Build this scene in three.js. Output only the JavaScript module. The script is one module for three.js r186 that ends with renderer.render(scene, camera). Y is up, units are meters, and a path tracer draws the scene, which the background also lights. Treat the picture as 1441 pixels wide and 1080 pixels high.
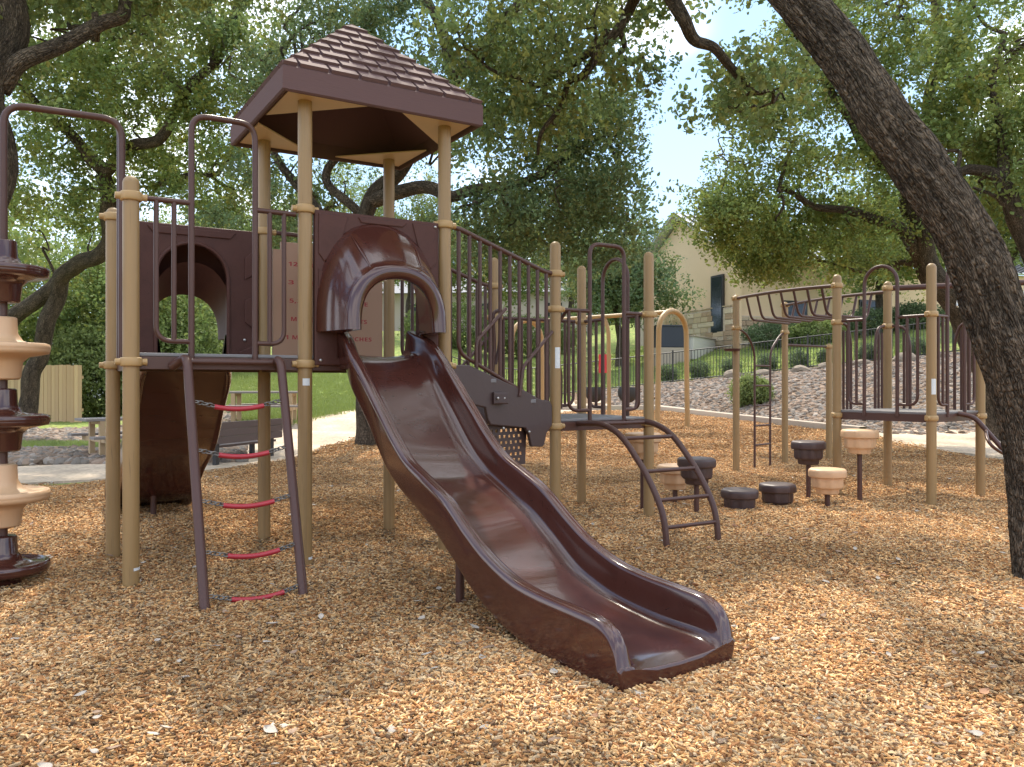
import * as THREE from 'three';
import { mergeGeometries } from 'three/addons/utils/BufferGeometryUtils.js';

// ---------------------------------------------------------------- camera, sky, sun, exposure
const EYE = 1.21, FOCAL = 1150;
const scene = new THREE.Scene();
const camera = new THREE.PerspectiveCamera(2 * Math.atan(540 / FOCAL) * 180 / Math.PI, 1441 / 1080, 0.1, 600);
camera.position.set(0, EYE, 0);
camera.lookAt(0, EYE, -10);
const renderer = new THREE.WebGLRenderer({ antialias: true });
renderer.setSize(1024, 767);
renderer.toneMapping = THREE.LinearToneMapping;
renderer.toneMappingExposure = 3.4;
renderer.shadowMap.enabled = true;
const SUN = new THREE.Vector3(-0.16, 1.42, -1).normalize();
const sun = new THREE.DirectionalLight(new THREE.Color(1, 0.92, 0.78), 2.05);
sun.position.copy(SUN).multiplyScalar(60);
sun.target.position.set(0, 0, -8); sun.position.add(sun.target.position);
sun.castShadow = true; sun.shadow.mapSize.set(4096, 4096); sun.shadow.radius = 1.6;
Object.assign(sun.shadow.camera, { left: -30, right: 30, top: 40, bottom: -30, near: 1, far: 140 });
scene.add(sun, sun.target);

// seeded numbers and noise
function mulberry(a) { return () => { a |= 0; a = a + 0x6D2B79F5 | 0; let t = Math.imul(a ^ a >>> 15, 1 | a); t = t + Math.imul(t ^ t >>> 7, 61 | t) ^ t; return ((t ^ t >>> 14) >>> 0) / 4294967296; }; }
const hash3 = (x, y, z) => { let n = Math.imul(x, 374761393) ^ Math.imul(y, 668265263) ^ Math.imul(z, 2147483647 - 1013); n = Math.imul(n ^ n >>> 13, 1274126177); return ((n ^ n >>> 16) >>> 0) / 4294967296; };
const sm = t => t * t * (3 - 2 * t);
function noise3(x, y, z) {
  const X = Math.floor(x), Y = Math.floor(y), Z = Math.floor(z), u = sm(x - X), v = sm(y - Y), w = sm(z - Z);
  const L = (a, b, t) => a + (b - a) * t;
  const c = (i, j, k) => hash3(X + i, Y + j, Z + k);
  return L(L(L(c(0, 0, 0), c(1, 0, 0), u), L(c(0, 1, 0), c(1, 1, 0), u), v), L(L(c(0, 0, 1), c(1, 0, 1), u), L(c(0, 1, 1), c(1, 1, 1), u), v), w);
}
const fbm = (x, y, z, o = 4) => { let s = 0, a = 0.5, f = 1; for (let i = 0; i < o; i++) { s += a * noise3(x * f, y * f, z * f); a *= 0.5; f *= 2.03; } return s / (1 - Math.pow(0.5, o)); };
const clamp = (x, a = 0, b = 1) => Math.min(b, Math.max(a, x));
const step = (a, b, x) => sm(clamp((x - a) / (b - a)));
const lerp = (a, b, t) => a + (b - a) * t;

{ // the sky: blue air, paler to the horizon, with broken white cloud
  const W = 1024, H = 512, data = new Float32Array(W * H * 4);
  for (let j = 0; j < H; j++) for (let i = 0; i < W; i++) {
    const el = ((j + 0.5) / H - 0.5) * Math.PI, az = ((i + 0.5) / W - 0.5) * 2 * Math.PI;
    const y = Math.sin(el), x = Math.cos(el) * Math.cos(az), z = Math.cos(el) * Math.sin(az);
    const up = Math.max(y, 0);
    const k = Math.pow(1 - up, 3);
    let r = lerp(0.145, 0.30, k), g = lerp(0.245, 0.39, k), b = lerp(0.40, 0.52, k);
    const q = 1 / (up + 0.22);
    let c = fbm(x * q * 1.5 + 35.17, z * q * 1.5 + 22.33, 3.7, 5);
    c = step(0.42, 0.60, c + 0.07 * Math.exp(-((Math.acos(clamp(x * 0.159 + y * 0.367 - z * 0.917, -1, 1)) / 0.06) ** 2)));
    const s = 0.72;
    r = lerp(r, s, c * 0.85); g = lerp(g, s * 1.0, c * 0.85); b = lerp(b, s * 1.02, c * 0.85);
    const o = (j * W + i) * 4; data[o] = r; data[o + 1] = g; data[o + 2] = b; data[o + 3] = 1;
  }
  const t = new THREE.DataTexture(data, W, H, THREE.RGBAFormat, THREE.FloatType);
  t.mapping = THREE.EquirectangularReflectionMapping; t.magFilter = THREE.LinearFilter; t.minFilter = THREE.LinearFilter; t.needsUpdate = true;
  scene.background = t; scene.environment = t;
  scene.backgroundIntensity = 1.2; scene.environmentIntensity = 1.2;
}

// ---------------------------------------------------------------- helpers
const used = {};
const numbered = n => { const k = used[n] = (used[n] ?? -1) + 1; return k ? `${n}_${String(k).padStart(3, '0')}` : n; };
const shade = m => { m.castShadow = true; m.receiveShadow = true; return m; };
function tag(o, label, category, group) { o.userData.label = label; o.userData.category = category; if (group) o.userData.group = group; return o; }
function thing(name, label, category, [x, y, z] = [0, 0, 0], turn = 0, group) {
  const o = new THREE.Group(); o.name = numbered(name); o.position.set(x, y, z); o.rotation.y = turn; scene.add(o);
  return tag(o, label, category, group);
}
function part(name, geo, m, parent, label) {
  const o = shade(new THREE.Mesh(Array.isArray(geo) ? join(geo) : geo, m)); o.name = name; parent.add(o);
  if (label) o.userData.label = label; return o;
}
function structure(name, geo, m) { const o = shade(new THREE.Mesh(geo, m)); o.name = name; o.userData.kind = 'structure'; scene.add(o); return o; }
function join(list) {
  const clean = list.map(g => { const n = g.index ? g.toNonIndexed() : g; const c = new THREE.BufferGeometry(); for (const k of ['position', 'normal', 'uv']) c.setAttribute(k, n.getAttribute(k)); return c; });
  return clean.length === 1 ? clean[0] : mergeGeometries(clean, false);
}
const V = (x, y, z) => new THREE.Vector3(x, y, z);
const at = (px, py, d) => [(px - 720.5) / FOCAL * d, EYE + (540 - py) / FOCAL * d, d];   // a bearing and a distance to a place
const toV = ([X, h, d]) => V(X, h, -d);
function box(w, h, d, x = 0, y = 0, z = 0, ry = 0, bev = 0) {
  let g;
  if (bev) { const s = new THREE.Shape(); const a = w / 2 - bev, b = h / 2 - bev; s.moveTo(-a, -b); s.lineTo(a, -b); s.lineTo(a, b); s.lineTo(-a, b); s.closePath();
    g = new THREE.ExtrudeGeometry(s, { depth: d - 2 * bev, bevelEnabled: true, bevelThickness: bev, bevelSize: bev, bevelSegments: 2 }); g.translate(0, 0, -(d - 2 * bev) / 2); }
  else g = new THREE.BoxGeometry(w, h, d);
  if (ry) g.rotateY(ry); g.translate(x, y, z); return g;
}
// a tube through points with its own radius at each; rad(i, angle, length) may displace it
function sweep(pts, radii, seg = 10, disp, caps = true) {
  const n = pts.length, pos = [], nor = [], uv = [], idx = [];
  const R = i => Array.isArray(radii) ? radii[i] : radii;
  let nrm = null, len = 0;
  for (let i = 0; i < n; i++) {
    const t = pts[Math.min(i + 1, n - 1)].clone().sub(pts[Math.max(i - 1, 0)]).normalize();
    if (!nrm) { nrm = Math.abs(t.y) < 0.9 ? V(0, 1, 0) : V(1, 0, 0); }
    nrm = nrm.clone().sub(t.clone().multiplyScalar(nrm.dot(t))).normalize();
    const bin = t.clone().cross(nrm);
    if (i) len += pts[i].distanceTo(pts[i - 1]);
    for (let j = 0; j <= seg; j++) {
      const a = (j % seg) / seg * Math.PI * 2, c = Math.cos(a), s = Math.sin(a);
      const dir = nrm.clone().multiplyScalar(c).addScaledVector(bin, s);
      let r = R(i); if (disp) r += disp(pts[i].clone().addScaledVector(dir, r), a, len, r);
      pos.push(pts[i].x + dir.x * r, pts[i].y + dir.y * r, pts[i].z + dir.z * r); nor.push(dir.x, dir.y, dir.z);
      uv.push(j / seg * Math.PI * 2 * Math.max(R(0), 0.01), len);
    }
  }
  for (let i = 0; i < n - 1; i++) for (let j = 0; j < seg; j++) { const a = i * (seg + 1) + j, b = a + seg + 1; idx.push(a, a + 1, b, a + 1, b + 1, b); }
  if (caps) for (const e of [0, n - 1]) { const c = pos.length / 3; pos.push(pts[e].x, pts[e].y, pts[e].z); const t = pts[e].clone().sub(pts[e ? e - 1 : 1]).normalize(); nor.push(t.x, t.y, t.z); uv.push(0, 0);
    for (let j = 0; j < seg; j++) { const a = e * (seg + 1) + j; e ? idx.push(a, a + 1, c) : idx.push(a + 1, a, c); } }
  const g = new THREE.BufferGeometry();
  g.setAttribute('position', new THREE.Float32BufferAttribute(pos, 3)); g.setAttribute('normal', new THREE.Float32BufferAttribute(nor, 3)); g.setAttribute('uv', new THREE.Float32BufferAttribute(uv, 2)); g.setIndex(idx);
  if (disp) g.computeVertexNormals();
  return g;
}
// a polyline with rounded corners
function rounded(P, rad = 0.06, n = 6) {
  const o = [P[0].clone()];
  for (let i = 1; i < P.length - 1; i++) {
    const a = P[i - 1].clone().sub(P[i]), b = P[i + 1].clone().sub(P[i]); const r = Math.min(rad, a.length() * 0.48, b.length() * 0.48);
    const A = P[i].clone().addScaledVector(a.normalize(), r), B = P[i].clone().addScaledVector(b.normalize(), r);
    for (let k = 0; k <= n; k++) { const t = k / n; o.push(A.clone().multiplyScalar((1 - t) * (1 - t)).addScaledVector(P[i], 2 * t * (1 - t)).addScaledVector(B, t * t)); }
  }
  o.push(P[P.length - 1].clone()); return o;
}
const pipe = (P, r = 0.0165, rad = 0.06, seg = 10) => sweep(rounded(P.map(p => V(...p)), rad), r, seg);
const spline = (P, n) => new THREE.CatmullRomCurve3(P, false, 'centripetal').getPoints(n);
const key = (K, t) => { // smooth curve through keyed values
  let i = 0; while (i < K.length - 2 && t > K[i + 1][0]) i++;
  const [x0, y0] = K[i], [x1, y1] = K[i + 1], s = j => { const a = K[Math.max(j - 1, 0)], b = K[Math.min(j + 1, K.length - 1)]; return (b[1] - a[1]) / (b[0] - a[0]); };
  const h = x1 - x0, u = clamp((t - x0) / h), u2 = u * u, u3 = u2 * u;
  return (2 * u3 - 3 * u2 + 1) * y0 + (u3 - 2 * u2 + u) * h * s(i) + (-2 * u3 + 3 * u2) * y1 + (u3 - u2) * h * s(i + 1);
};
function gridGeo(nu, nv, fn, wrap = false) { // fn(i/nu, j/nv) -> [x,y,z,u,v]
  const pos = [], uv = [], idx = [];
  for (let i = 0; i <= nu; i++) for (let j = 0; j <= nv; j++) { const p = fn(i / nu, j / nv); pos.push(p[0], p[1], p[2]); uv.push(p[3] ?? p[0], p[4] ?? p[2]); }
  for (let i = 0; i < nu; i++) for (let j = 0; j < nv; j++) { const a = i * (nv + 1) + j, b = a + nv + 1; idx.push(a, a + 1, b, a + 1, b + 1, b); }
  const g = new THREE.BufferGeometry(); g.setAttribute('position', new THREE.Float32BufferAttribute(pos, 3)); g.setAttribute('uv', new THREE.Float32BufferAttribute(uv, 2)); g.setIndex(idx); g.computeVertexNormals();
  return g;
}
function extrude(points, depth, bev = 0.006, holes = []) {
  const s = new THREE.Shape(points.map(p => new THREE.Vector2(p[0], p[1])));
  for (const h of holes) s.holes.push(new THREE.Path(h.map(p => new THREE.Vector2(p[0], p[1]))));
  const g = new THREE.ExtrudeGeometry(s, { depth: depth - 2 * bev, bevelEnabled: bev > 0, bevelThickness: bev, bevelSize: bev, bevelOffset: -bev, bevelSegments: 2, curveSegments: 12 });
  g.translate(0, 0, bev); return g;
}
const arch = (cx, hw, y0, yTop, n = 20) => { const o = [[cx - hw, y0]]; const ys = yTop - hw; for (let i = 0; i <= n; i++) { const a = Math.PI - i / n * Math.PI; o.push([cx + hw * Math.cos(a), ys + hw * Math.sin(a)]); } o.push([cx + hw, y0]); return o; };

// ---------------------------------------------------------------- textures and materials
function canvasTexture(w, h, draw, srgb = true) {
  const c = document.createElement('canvas'); c.width = w; c.height = h; draw(c.getContext('2d'), w, h);
  const t = new THREE.CanvasTexture(c); if (srgb) t.colorSpace = THREE.SRGBColorSpace; t.wrapS = t.wrapT = THREE.RepeatWrapping; return t;
}
function noiseTexture(size, fn, srgb = false) { // fn(u, v) -> [r, g, b] 0..1, tiling is the caller's care
  const d = new Uint8Array(size * size * 4);
  for (let j = 0; j < size; j++) for (let i = 0; i < size; i++) { const c = fn(i / size, j / size), o = (j * size + i) * 4; for (let k = 0; k < 3; k++) d[o + k] = clamp(c[k]) * 255; d[o + 3] = 255; }
  const t = new THREE.DataTexture(d, size, size, THREE.RGBAFormat); t.magFilter = THREE.LinearFilter; t.minFilter = THREE.LinearMipmapLinearFilter; t.generateMipmaps = true; t.wrapS = t.wrapT = THREE.RepeatWrapping; if (srgb) t.colorSpace = THREE.SRGBColorSpace; t.needsUpdate = true; return t;
}
// noise that tiles with period 1 in u and v
const tile = (u, v, f, z, o = 4) => { const a = step(0.75, 1, u), b = step(0.75, 1, v); const n = (x, y) => fbm(x * f, y * f, z, o); return lerp(lerp(n(u, v), n(u - 1, v), a), lerp(n(u, v - 1), n(u - 1, v - 1), a), b); };
const rgb = (r, g, b) => new THREE.Color().setRGB(r, g, b);
const std = (c, rough = 0.6, more = {}) => new THREE.MeshPhysicalMaterial({ color: c, roughness: rough, ...more });
const fine = noiseTexture(256, (u, v) => { const n = tile(u, v, 24, 1.5, 4); return [n, n, n]; });
const scuff = noiseTexture(512, (u, v) => { const n = tile(u, v, 9, 5.5, 5), s = 0.72 + 0.5 * (n - 0.5) + 0.25 * (tile(u, v, 60, 8, 2) - 0.5); return [s, s, s]; });
// weathered paint: faint blotches, specks and fine scratches
const worn = canvasTexture(512, 512, (g, w, h) => { g.fillStyle = '#f4f4f4'; g.fillRect(0, 0, w, h); const r = mulberry(61); for (let i = 0; i < 500; i++) { const k = r() < 0.5 ? 255 : 190; g.fillStyle = `rgba(${k},${k - 6},${k - 14},${0.05 + 0.07 * r()})`; g.beginPath(); g.arc(r() * w, r() * h, 4 + 26 * r(), 0, 7); g.fill(); } for (let i = 0; i < 900; i++) { const x = r() * w, y = r() * h, a = r() * 6.3, l = 3 + 22 * r() * r(); const k = r() < 0.6 ? 255 : 120; g.strokeStyle = `rgba(${k},${k},${k},${0.12 + 0.25 * r()})`; g.lineWidth = 0.6 + 0.8 * r(); g.beginPath(); g.moveTo(x, y); g.lineTo(x + Math.cos(a) * l, y + Math.sin(a) * l); g.stroke(); } for (let i = 0; i < 260; i++) { g.fillStyle = `rgba(90,70,50,${0.15 + 0.3 * r()})`; g.fillRect(r() * w, r() * h, 1 + 2 * r(), 1 + 2 * r()); } });
const M = {
  tan: std(rgb(0.305, 0.185, 0.072), 0.45, { map: worn, bumpMap: fine, bumpScale: 0.0006 }),
  tanLight: std(rgb(0.37, 0.225, 0.088), 0.48),
  metal: std(rgb(0.072, 0.030, 0.021), 0.42, { specularIntensity: 0.75 }),
  plastic: std(rgb(0.066, 0.021, 0.015), 0.22, { map: worn, roughnessMap: scuff, clearcoat: 0.3, clearcoatRoughness: 0.05 }),
  plasticDull: std(rgb(0.080, 0.030, 0.022), 0.55, { specularIntensity: 0.5, map: worn, bumpMap: fine, bumpScale: 0.0008 }),
  roofBrown: std(rgb(0.115, 0.066, 0.062), 0.8, { specularIntensity: 0.4, side: THREE.DoubleSide, bumpMap: fine, bumpScale: 0.001 }),
  gusset: std(rgb(0.55, 0.40, 0.22), 0.5),
  podTan: std(rgb(0.56, 0.345, 0.19), 0.5, { bumpMap: fine, bumpScale: 0.001 }),
  podBrown: std(rgb(0.055, 0.030, 0.026), 0.5, { bumpMap: fine, bumpScale: 0.001 }),
  deckTop: std(rgb(0.16, 0.145, 0.14), 0.55, { bumpMap: fine, bumpScale: 0.002 }),
  red: std(rgb(0.34, 0.018, 0.028), 0.4),
  chain: std(rgb(0.18, 0.165, 0.15), 0.45, { metalness: 0.7 }),
  bolt: std(rgb(0.5, 0.48, 0.45), 0.35, { metalness: 0.9 }),
  sticker: std(rgb(0.6, 0.6, 0.58), 0.6),
  iron: std(rgb(0.025, 0.022, 0.02), 0.5),
  concrete: std(rgb(0.36, 0.29, 0.22), 0.9, { bumpMap: fine, bumpScale: 0.003 }),
  dark: std(rgb(0.03, 0.03, 0.034), 0.6),
  navy: std(rgb(0.022, 0.025, 0.035), 0.6),
};

// the lie of the land: level under the play area, rising behind it
const ramp = (K, x) => { if (x <= K[0][0]) return K[0][1]; for (let i = 1; i < K.length; i++) if (x <= K[i][0]) return lerp(K[i - 1][1], K[i][1], (x - K[i - 1][0]) / (K[i][0] - K[i - 1][0])); return K[K.length - 1][1]; };
const KERB = [[-20, 27], [4.7, 27], [6.0, 22], [7.1, 18.5], [7.7, 17], [9.5, 16], [30, 14]];
const kerbD = X => ramp(KERB, X);
const fenceD = X => 31 - 0.26 * Math.max(0, X - 4);
const fenceH = X => clamp(0.53 + 0.112 * X, 0.25, 2.7);
function land(X, d) {
  const k = kerbD(X), f = fenceD(X), hk = 0.021 * Math.max(0, Math.min(d, k) - 12);
  const right = d < k ? hk : d < f ? lerp(hk, fenceH(X), step(0, 1, (d - k) / (f - k)) * 0.5 + 0.5 * (d - k) / (f - k)) : fenceH(X) + 0.125 * (d - f);
  const s = 0.3 * Math.log(1 + Math.exp((Math.min(d, 60) - 17.5) / 2.5));
  const left = s * step(-0.52, -0.33, X / Math.max(d, 1)) ;
  const h = lerp(left, right, step(-4.5, 0.5, X));
  return Math.min(h, 6);
}
const G = (X, d, up = 0) => V(X, land(X, d) + up, -d);

// ---------------------------------------------------------------- ground, beds and paths
{
  const grassMap = noiseTexture(512, (u, v) => { const a = tile(u, v, 6, 2, 4), b = tile(u, v, 70, 4, 3); const k = 0.55 + 0.5 * (b - 0.5) * 1.6, y = clamp((a - 0.42) * 3); return [lerp(0.56, 0.70, y) * k * 1.3, lerp(0.64, 0.70, y) * k * 1.3, lerp(0.26, 0.38, y) * k * 1.2]; }, true);
  M.grass = std(0xffffff, 1, { map: grassMap, bumpMap: fine, bumpScale: 0.02 });
  const warp = (t, near, far) => { const s = t * 2 - 1; return Math.sign(s) * (Math.abs(s) * near + Math.pow(Math.abs(s), 5) * (far - near)); };
  structure('ground', gridGeo(240, 240, (a, b) => { const X = warp(a, 36, 260), d = 14 + warp(b, 36, 260); const p = G(X, d); return [p.x, p.y, p.z, X / 3, d / 3]; }), M.grass);
}
const MULCH = [[-20, 8], [-12, 8.5], [-5.3, 9.6], [-4, 10.8], [-3.3, 12.5], [-2.8, 17], [-1, 21.5], [2, 26], [4.7, 26.9], [6, 21.9], [7.05, 18], [7.3, 12.9], [9, 10.6], [20, 10]];
const mulchD = X => ramp(MULCH, X);
const chipTone = (r) => { const t = r(), k = 0.5 + 0.68 * r(); const P = [[0.50, 0.315, 0.155], [0.56, 0.375, 0.20], [0.42, 0.235, 0.11], [0.60, 0.45, 0.28], [0.34, 0.175, 0.085], [0.40, 0.315, 0.225], [0.14, 0.09, 0.06], [0.53, 0.31, 0.13]]; const p = P[Math.floor(t * t * 0.35 * P.length + r() * P.length * 0.65) % P.length]; return [p[0] * k * 1.25, p[1] * k * 1.13, p[2] * k * 0.94]; };
{
  const r = mulberry(11);
  const css = c => `rgb(${c.map(x => Math.round(255 * Math.pow(clamp(x), 1 / 2.2))).join(',')})`;
  const list = []; for (let i = 0; i < 15000; i++) list.push([r() * 1024, r() * 1024, r() * Math.PI, 7 + 17 * r() * r(), 2.5 + 4 * r(), chipTone(r), r()]);
  const paint = (tone) => (g, w, h) => { g.fillStyle = tone ? css([0.11, 0.065, 0.035]) : '#000'; g.fillRect(0, 0, w, h);
    list.forEach(([x, y, a, l, b, c, z], i) => { for (const ox of [-1024, 0, 1024]) for (const oy of [-1024, 0, 1024]) { if (x + ox < -30 || x + ox > 1054 || y + oy < -30 || y + oy > 1054) continue; g.save(); g.translate(x + ox, y + oy); g.rotate(a); const s = Math.round(60 + 150 * (i / list.length) + 40 * z); g.fillStyle = tone ? css(c) : `rgb(${s},${s},${s})`; g.beginPath(); g.moveTo(-l, -b * 0.3); g.lineTo(-l * 0.5, -b * 0.5); g.lineTo(l * 0.8, -b * 0.4); g.lineTo(l, b * 0.2); g.lineTo(l * 0.3, b * 0.5); g.lineTo(-l * 0.7, b * 0.4); g.closePath(); g.fill(); g.restore(); } }); };
  const map = canvasTexture(1024, 1024, paint(true)), bump = canvasTexture(1024, 1024, paint(false), false);
  M.mulch = std(0xffffff, 0.95, { specularIntensity: 0.3, map, bumpMap: bump, bumpScale: 0.018 });
  const S = 1 / 1.5;
  structure('mulch_bed', gridGeo(180, 220, (a, b) => { const X = lerp(-16, 15, a), e = mulchD(X) + 0.25 * (noise3(X * 1.7, 3, 1) - 0.5), d = lerp(-5, e, Math.pow(b, 1)); const n = (fbm(X * 1.1, d * 1.1, 4, 3) - 0.5) * 0.05 * step(0, 0.6, e - d); const p = G(X, d, 0.028 + n); return [p.x, p.y, p.z, X * S, d * S]; }), M.mulch);
  // loose chips lying on the bed, in clumps
  const clump = seed => {
    const q = mulberry(seed), pos = [], col = [], R = 0.17;
    for (let i = 0; i < 100; i++) {
      const a = q() * 7, rr = R * Math.sqrt(q()), cx = Math.cos(a) * rr, cz = Math.sin(a) * rr, l = 0.006 + 0.014 * q() * q(), w = 0.002 + 0.0036 * q(), t = 0.001 + 0.0025 * q(), y = 0.002 + 0.011 * q();
      const m = new THREE.Matrix4().compose(V(cx, y, cz), new THREE.Quaternion().setFromEuler(new THREE.Euler((q() - 0.5) * 0.7, q() * 6.3, (q() - 0.5) * 0.5)), V(1, 1, 1));
      const b = [[-l, -t, -w * 0.4], [l, -t, -w], [l * 0.8, -t, w], [-l, -t, w * 0.7], [-l * 0.9, t, -w * 0.3], [l * 0.9, t, -w * 0.8], [l * 0.75, t, w * 0.8], [-l * 0.8, t, w * 0.6]].map(p => V(...p).applyMatrix4(m));
      const c = chipTone(q);
      for (const f of [[4, 7, 6], [4, 6, 5], [0, 4, 5], [0, 5, 1], [1, 5, 6], [1, 6, 2], [2, 6, 7], [2, 7, 3], [3, 7, 4], [3, 4, 0]]) for (const k of f) { pos.push(b[k].x, b[k].y, b[k].z); col.push(...c); }
    }
    const g = new THREE.BufferGeometry(); g.setAttribute('position', new THREE.Float32BufferAttribute(pos, 3)); g.setAttribute('color', new THREE.Float32BufferAttribute(col, 3)); g.computeVertexNormals(); return g;
  };
  const tint = new THREE.Color();
  const chipMat = std(0xffffff, 0.9, { specularIntensity: 0.3, vertexColors: true });
  const q = mulberry(5), m4 = new THREE.Matrix4(), e = new THREE.Euler();
  for (let k = 0; k < 5; k++) {
    const spots = [], far = k === 4;
    while (spots.length < 2700) { const d = far ? 13 + 13.5 * q() : 1.7 + 12.5 * Math.pow(q(), 1.25), X = (q() - 0.5) * 1.5 * (d + 0.6); if (d > mulchD(X) - 0.1) continue; spots.push([X, d]); }
    const im = shade(new THREE.InstancedMesh(clump(70 + k), chipMat, spots.length)); im.name = numbered('wood_chips'); im.userData.kind = 'stuff'; im.userData.label = 'loose tan wood chips lying all over the play area'; im.userData.category = 'wood chips';
    spots.forEach(([X, d], i) => { const e0 = mulchD(X), n = (fbm(X * 1.1, d * 1.1, 4, 3) - 0.5) * 0.05 * step(0, 0.6, e0 - d); e.set((q() - 0.5) * 0.1, q() * 6.3, (q() - 0.5) * 0.1); m4.compose(G(X, d, 0.028 + n), new THREE.Quaternion().setFromEuler(e), V(1, 1, 1).multiplyScalar((far ? 1.5 : 0.85) + 0.4 * q())); im.setMatrixAt(i, m4); const w = step(0.36, 0.62, fbm(X * 0.9 + 3, d * 0.9, 8, 3)), z = lerp(0.74, 1.08, w) * (0.94 + 0.12 * q()); tint.setRGB(z, z * lerp(0.97, 1, w), z * lerp(0.94, 1, w)); im.setColorAt(i, tint); });
    scene.add(im);
  }
  // dry oak leaves fallen on the chips
  const leaf = gridGeo(6, 2, (a, b) => { const s = b * 2 - 1, w = 0.3 * Math.sin(Math.PI * Math.pow(a, 0.8)); return [(a - 0.5), 0.12 * s * s * 1 + 0.1 * (a - 0.5) * (a - 0.5) * 2, s * w]; });
  const dry = shade(new THREE.InstancedMesh(leaf, std(rgb(0.5, 0.42, 0.33), 0.8, { side: THREE.DoubleSide }), 520)); dry.name = 'fallen_leaves'; dry.userData.kind = 'stuff'; dry.userData.label = 'dry grey and brown leaves fallen on the wood chips'; dry.userData.category = 'leaves';
  const cc = new THREE.Color();
  for (let i = 0; i < 520; i++) { const d = 1.8 + 9 * Math.pow(q(), 1.4), X = (q() - 0.5) * 1.45 * (d + 0.5); e.set((q() - 0.5) * 0.6 + (q() < 0.3 ? Math.PI : 0), q() * 6.3, (q() - 0.5) * 0.5); const s = 0.03 + 0.032 * q(); m4.compose(G(X, Math.min(d, mulchD(X)), 0.05), new THREE.Quaternion().setFromEuler(e), V(s, s, s)); dry.setMatrixAt(i, m4); const t = q(); cc.setRGB(...(t < 0.45 ? [0.82, 0.82, 0.84] : t < 0.8 ? [0.55, 0.42, 0.34] : [0.75, 0.45, 0.3])); dry.setColorAt(i, cc); }
  scene.add(dry);
}
function ribbon(P, w, lift, thick) { // a slab that follows the land along a line of (X, d)
  const c = new THREE.CatmullRomCurve3(P.map(p => V(p[0], 0, p[1])), false, 'centripetal'), n = 60, pts = c.getPoints(n);
  return gridGeo(n, 5, (a, b) => { const i = Math.round(a * n), t = pts[Math.min(i + 1, n)].clone().sub(pts[Math.max(i - 1, 0)]).normalize(), s = [-1, -1, -0.33, 0.33, 1, 1][Math.round(b * 5)] * w / 2, X = pts[i].x - t.z * s, d = pts[i].z + t.x * s, low = b === 0 || b === 1; const p = G(X, d, low ? lift - thick : lift); return [p.x, p.y, p.z, X, d]; });
}
{
  const pave = noiseTexture(512, (u, v) => { const a = tile(u, v, 5, 9, 5), b = tile(u, v, 80, 3, 2), k = 0.66 + 0.26 * (a - 0.5) + 0.2 * (b - 0.5); return [k * 1.02, k * 0.91, k * 0.78]; }, true);
  pave.repeat.set(0.4, 0.4); M.pave = std(0xffffff, 0.92, { map: pave, bumpMap: fine, bumpScale: 0.003, side: THREE.DoubleSide });
  structure('path', ribbon([[-16, 9.4], [-9, 10], [-6, 10.9], [-4.7, 12.2], [-4.3, 15], [-3.9, 18.5], [-2.2, 22.4], [0, 25.4], [3.4, 28.6]], 2.3, 0.03, 0.12), M.pave);
  structure('path_001', ribbon([[20, 10.9], [12, 11.4], [9.6, 12.2], [8.5, 13.6], [8.35, 15.4], [8.9, 17.5]], 2.3, 0.05, 0.14), M.pave);
  const K = []; for (let i = 0; i <= 40; i++) { const X = lerp(1.5, 7.5, i / 40); K.push([X, kerbD(X) - 0.05]); }
  structure('kerb', ribbon(K, 0.2, 0.17, 0.3), M.concrete);
}
{ // bare soil under the stones
  const soil = std(rgb(0.17, 0.115, 0.075), 1, { specularIntensity: 0.2, bumpMap: fine, bumpScale: 0.03 });
  structure('soil', gridGeo(60, 24, (a, b) => { const X = lerp(2.2, 18.5, a), k = Math.max(kerbD(X) + 0.06, X > 7.6 ? 16.6 : 0), d = lerp(k, fenceD(X) + 0.25, b), p = G(X, d, 0.03); return [p.x, p.y, p.z, X, d]; }), soil);
  structure('soil_001', gridGeo(40, 10, (a, b) => { const d = lerp(11.9, 14.5, b), X = -d * lerp(0.32, 0.68, a), p = G(X, d, 0.02); return [p.x, p.y, p.z, X, d]; }), soil);
  structure('soil_002', gridGeo(40, 14, (a, b) => { const d = lerp(16.1, 20.6, b), X = -d * lerp(0.33, 0.68, a), p = G(X, d, 0.03); return [p.x, p.y, p.z, X, d]; }), soil);
}
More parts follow.
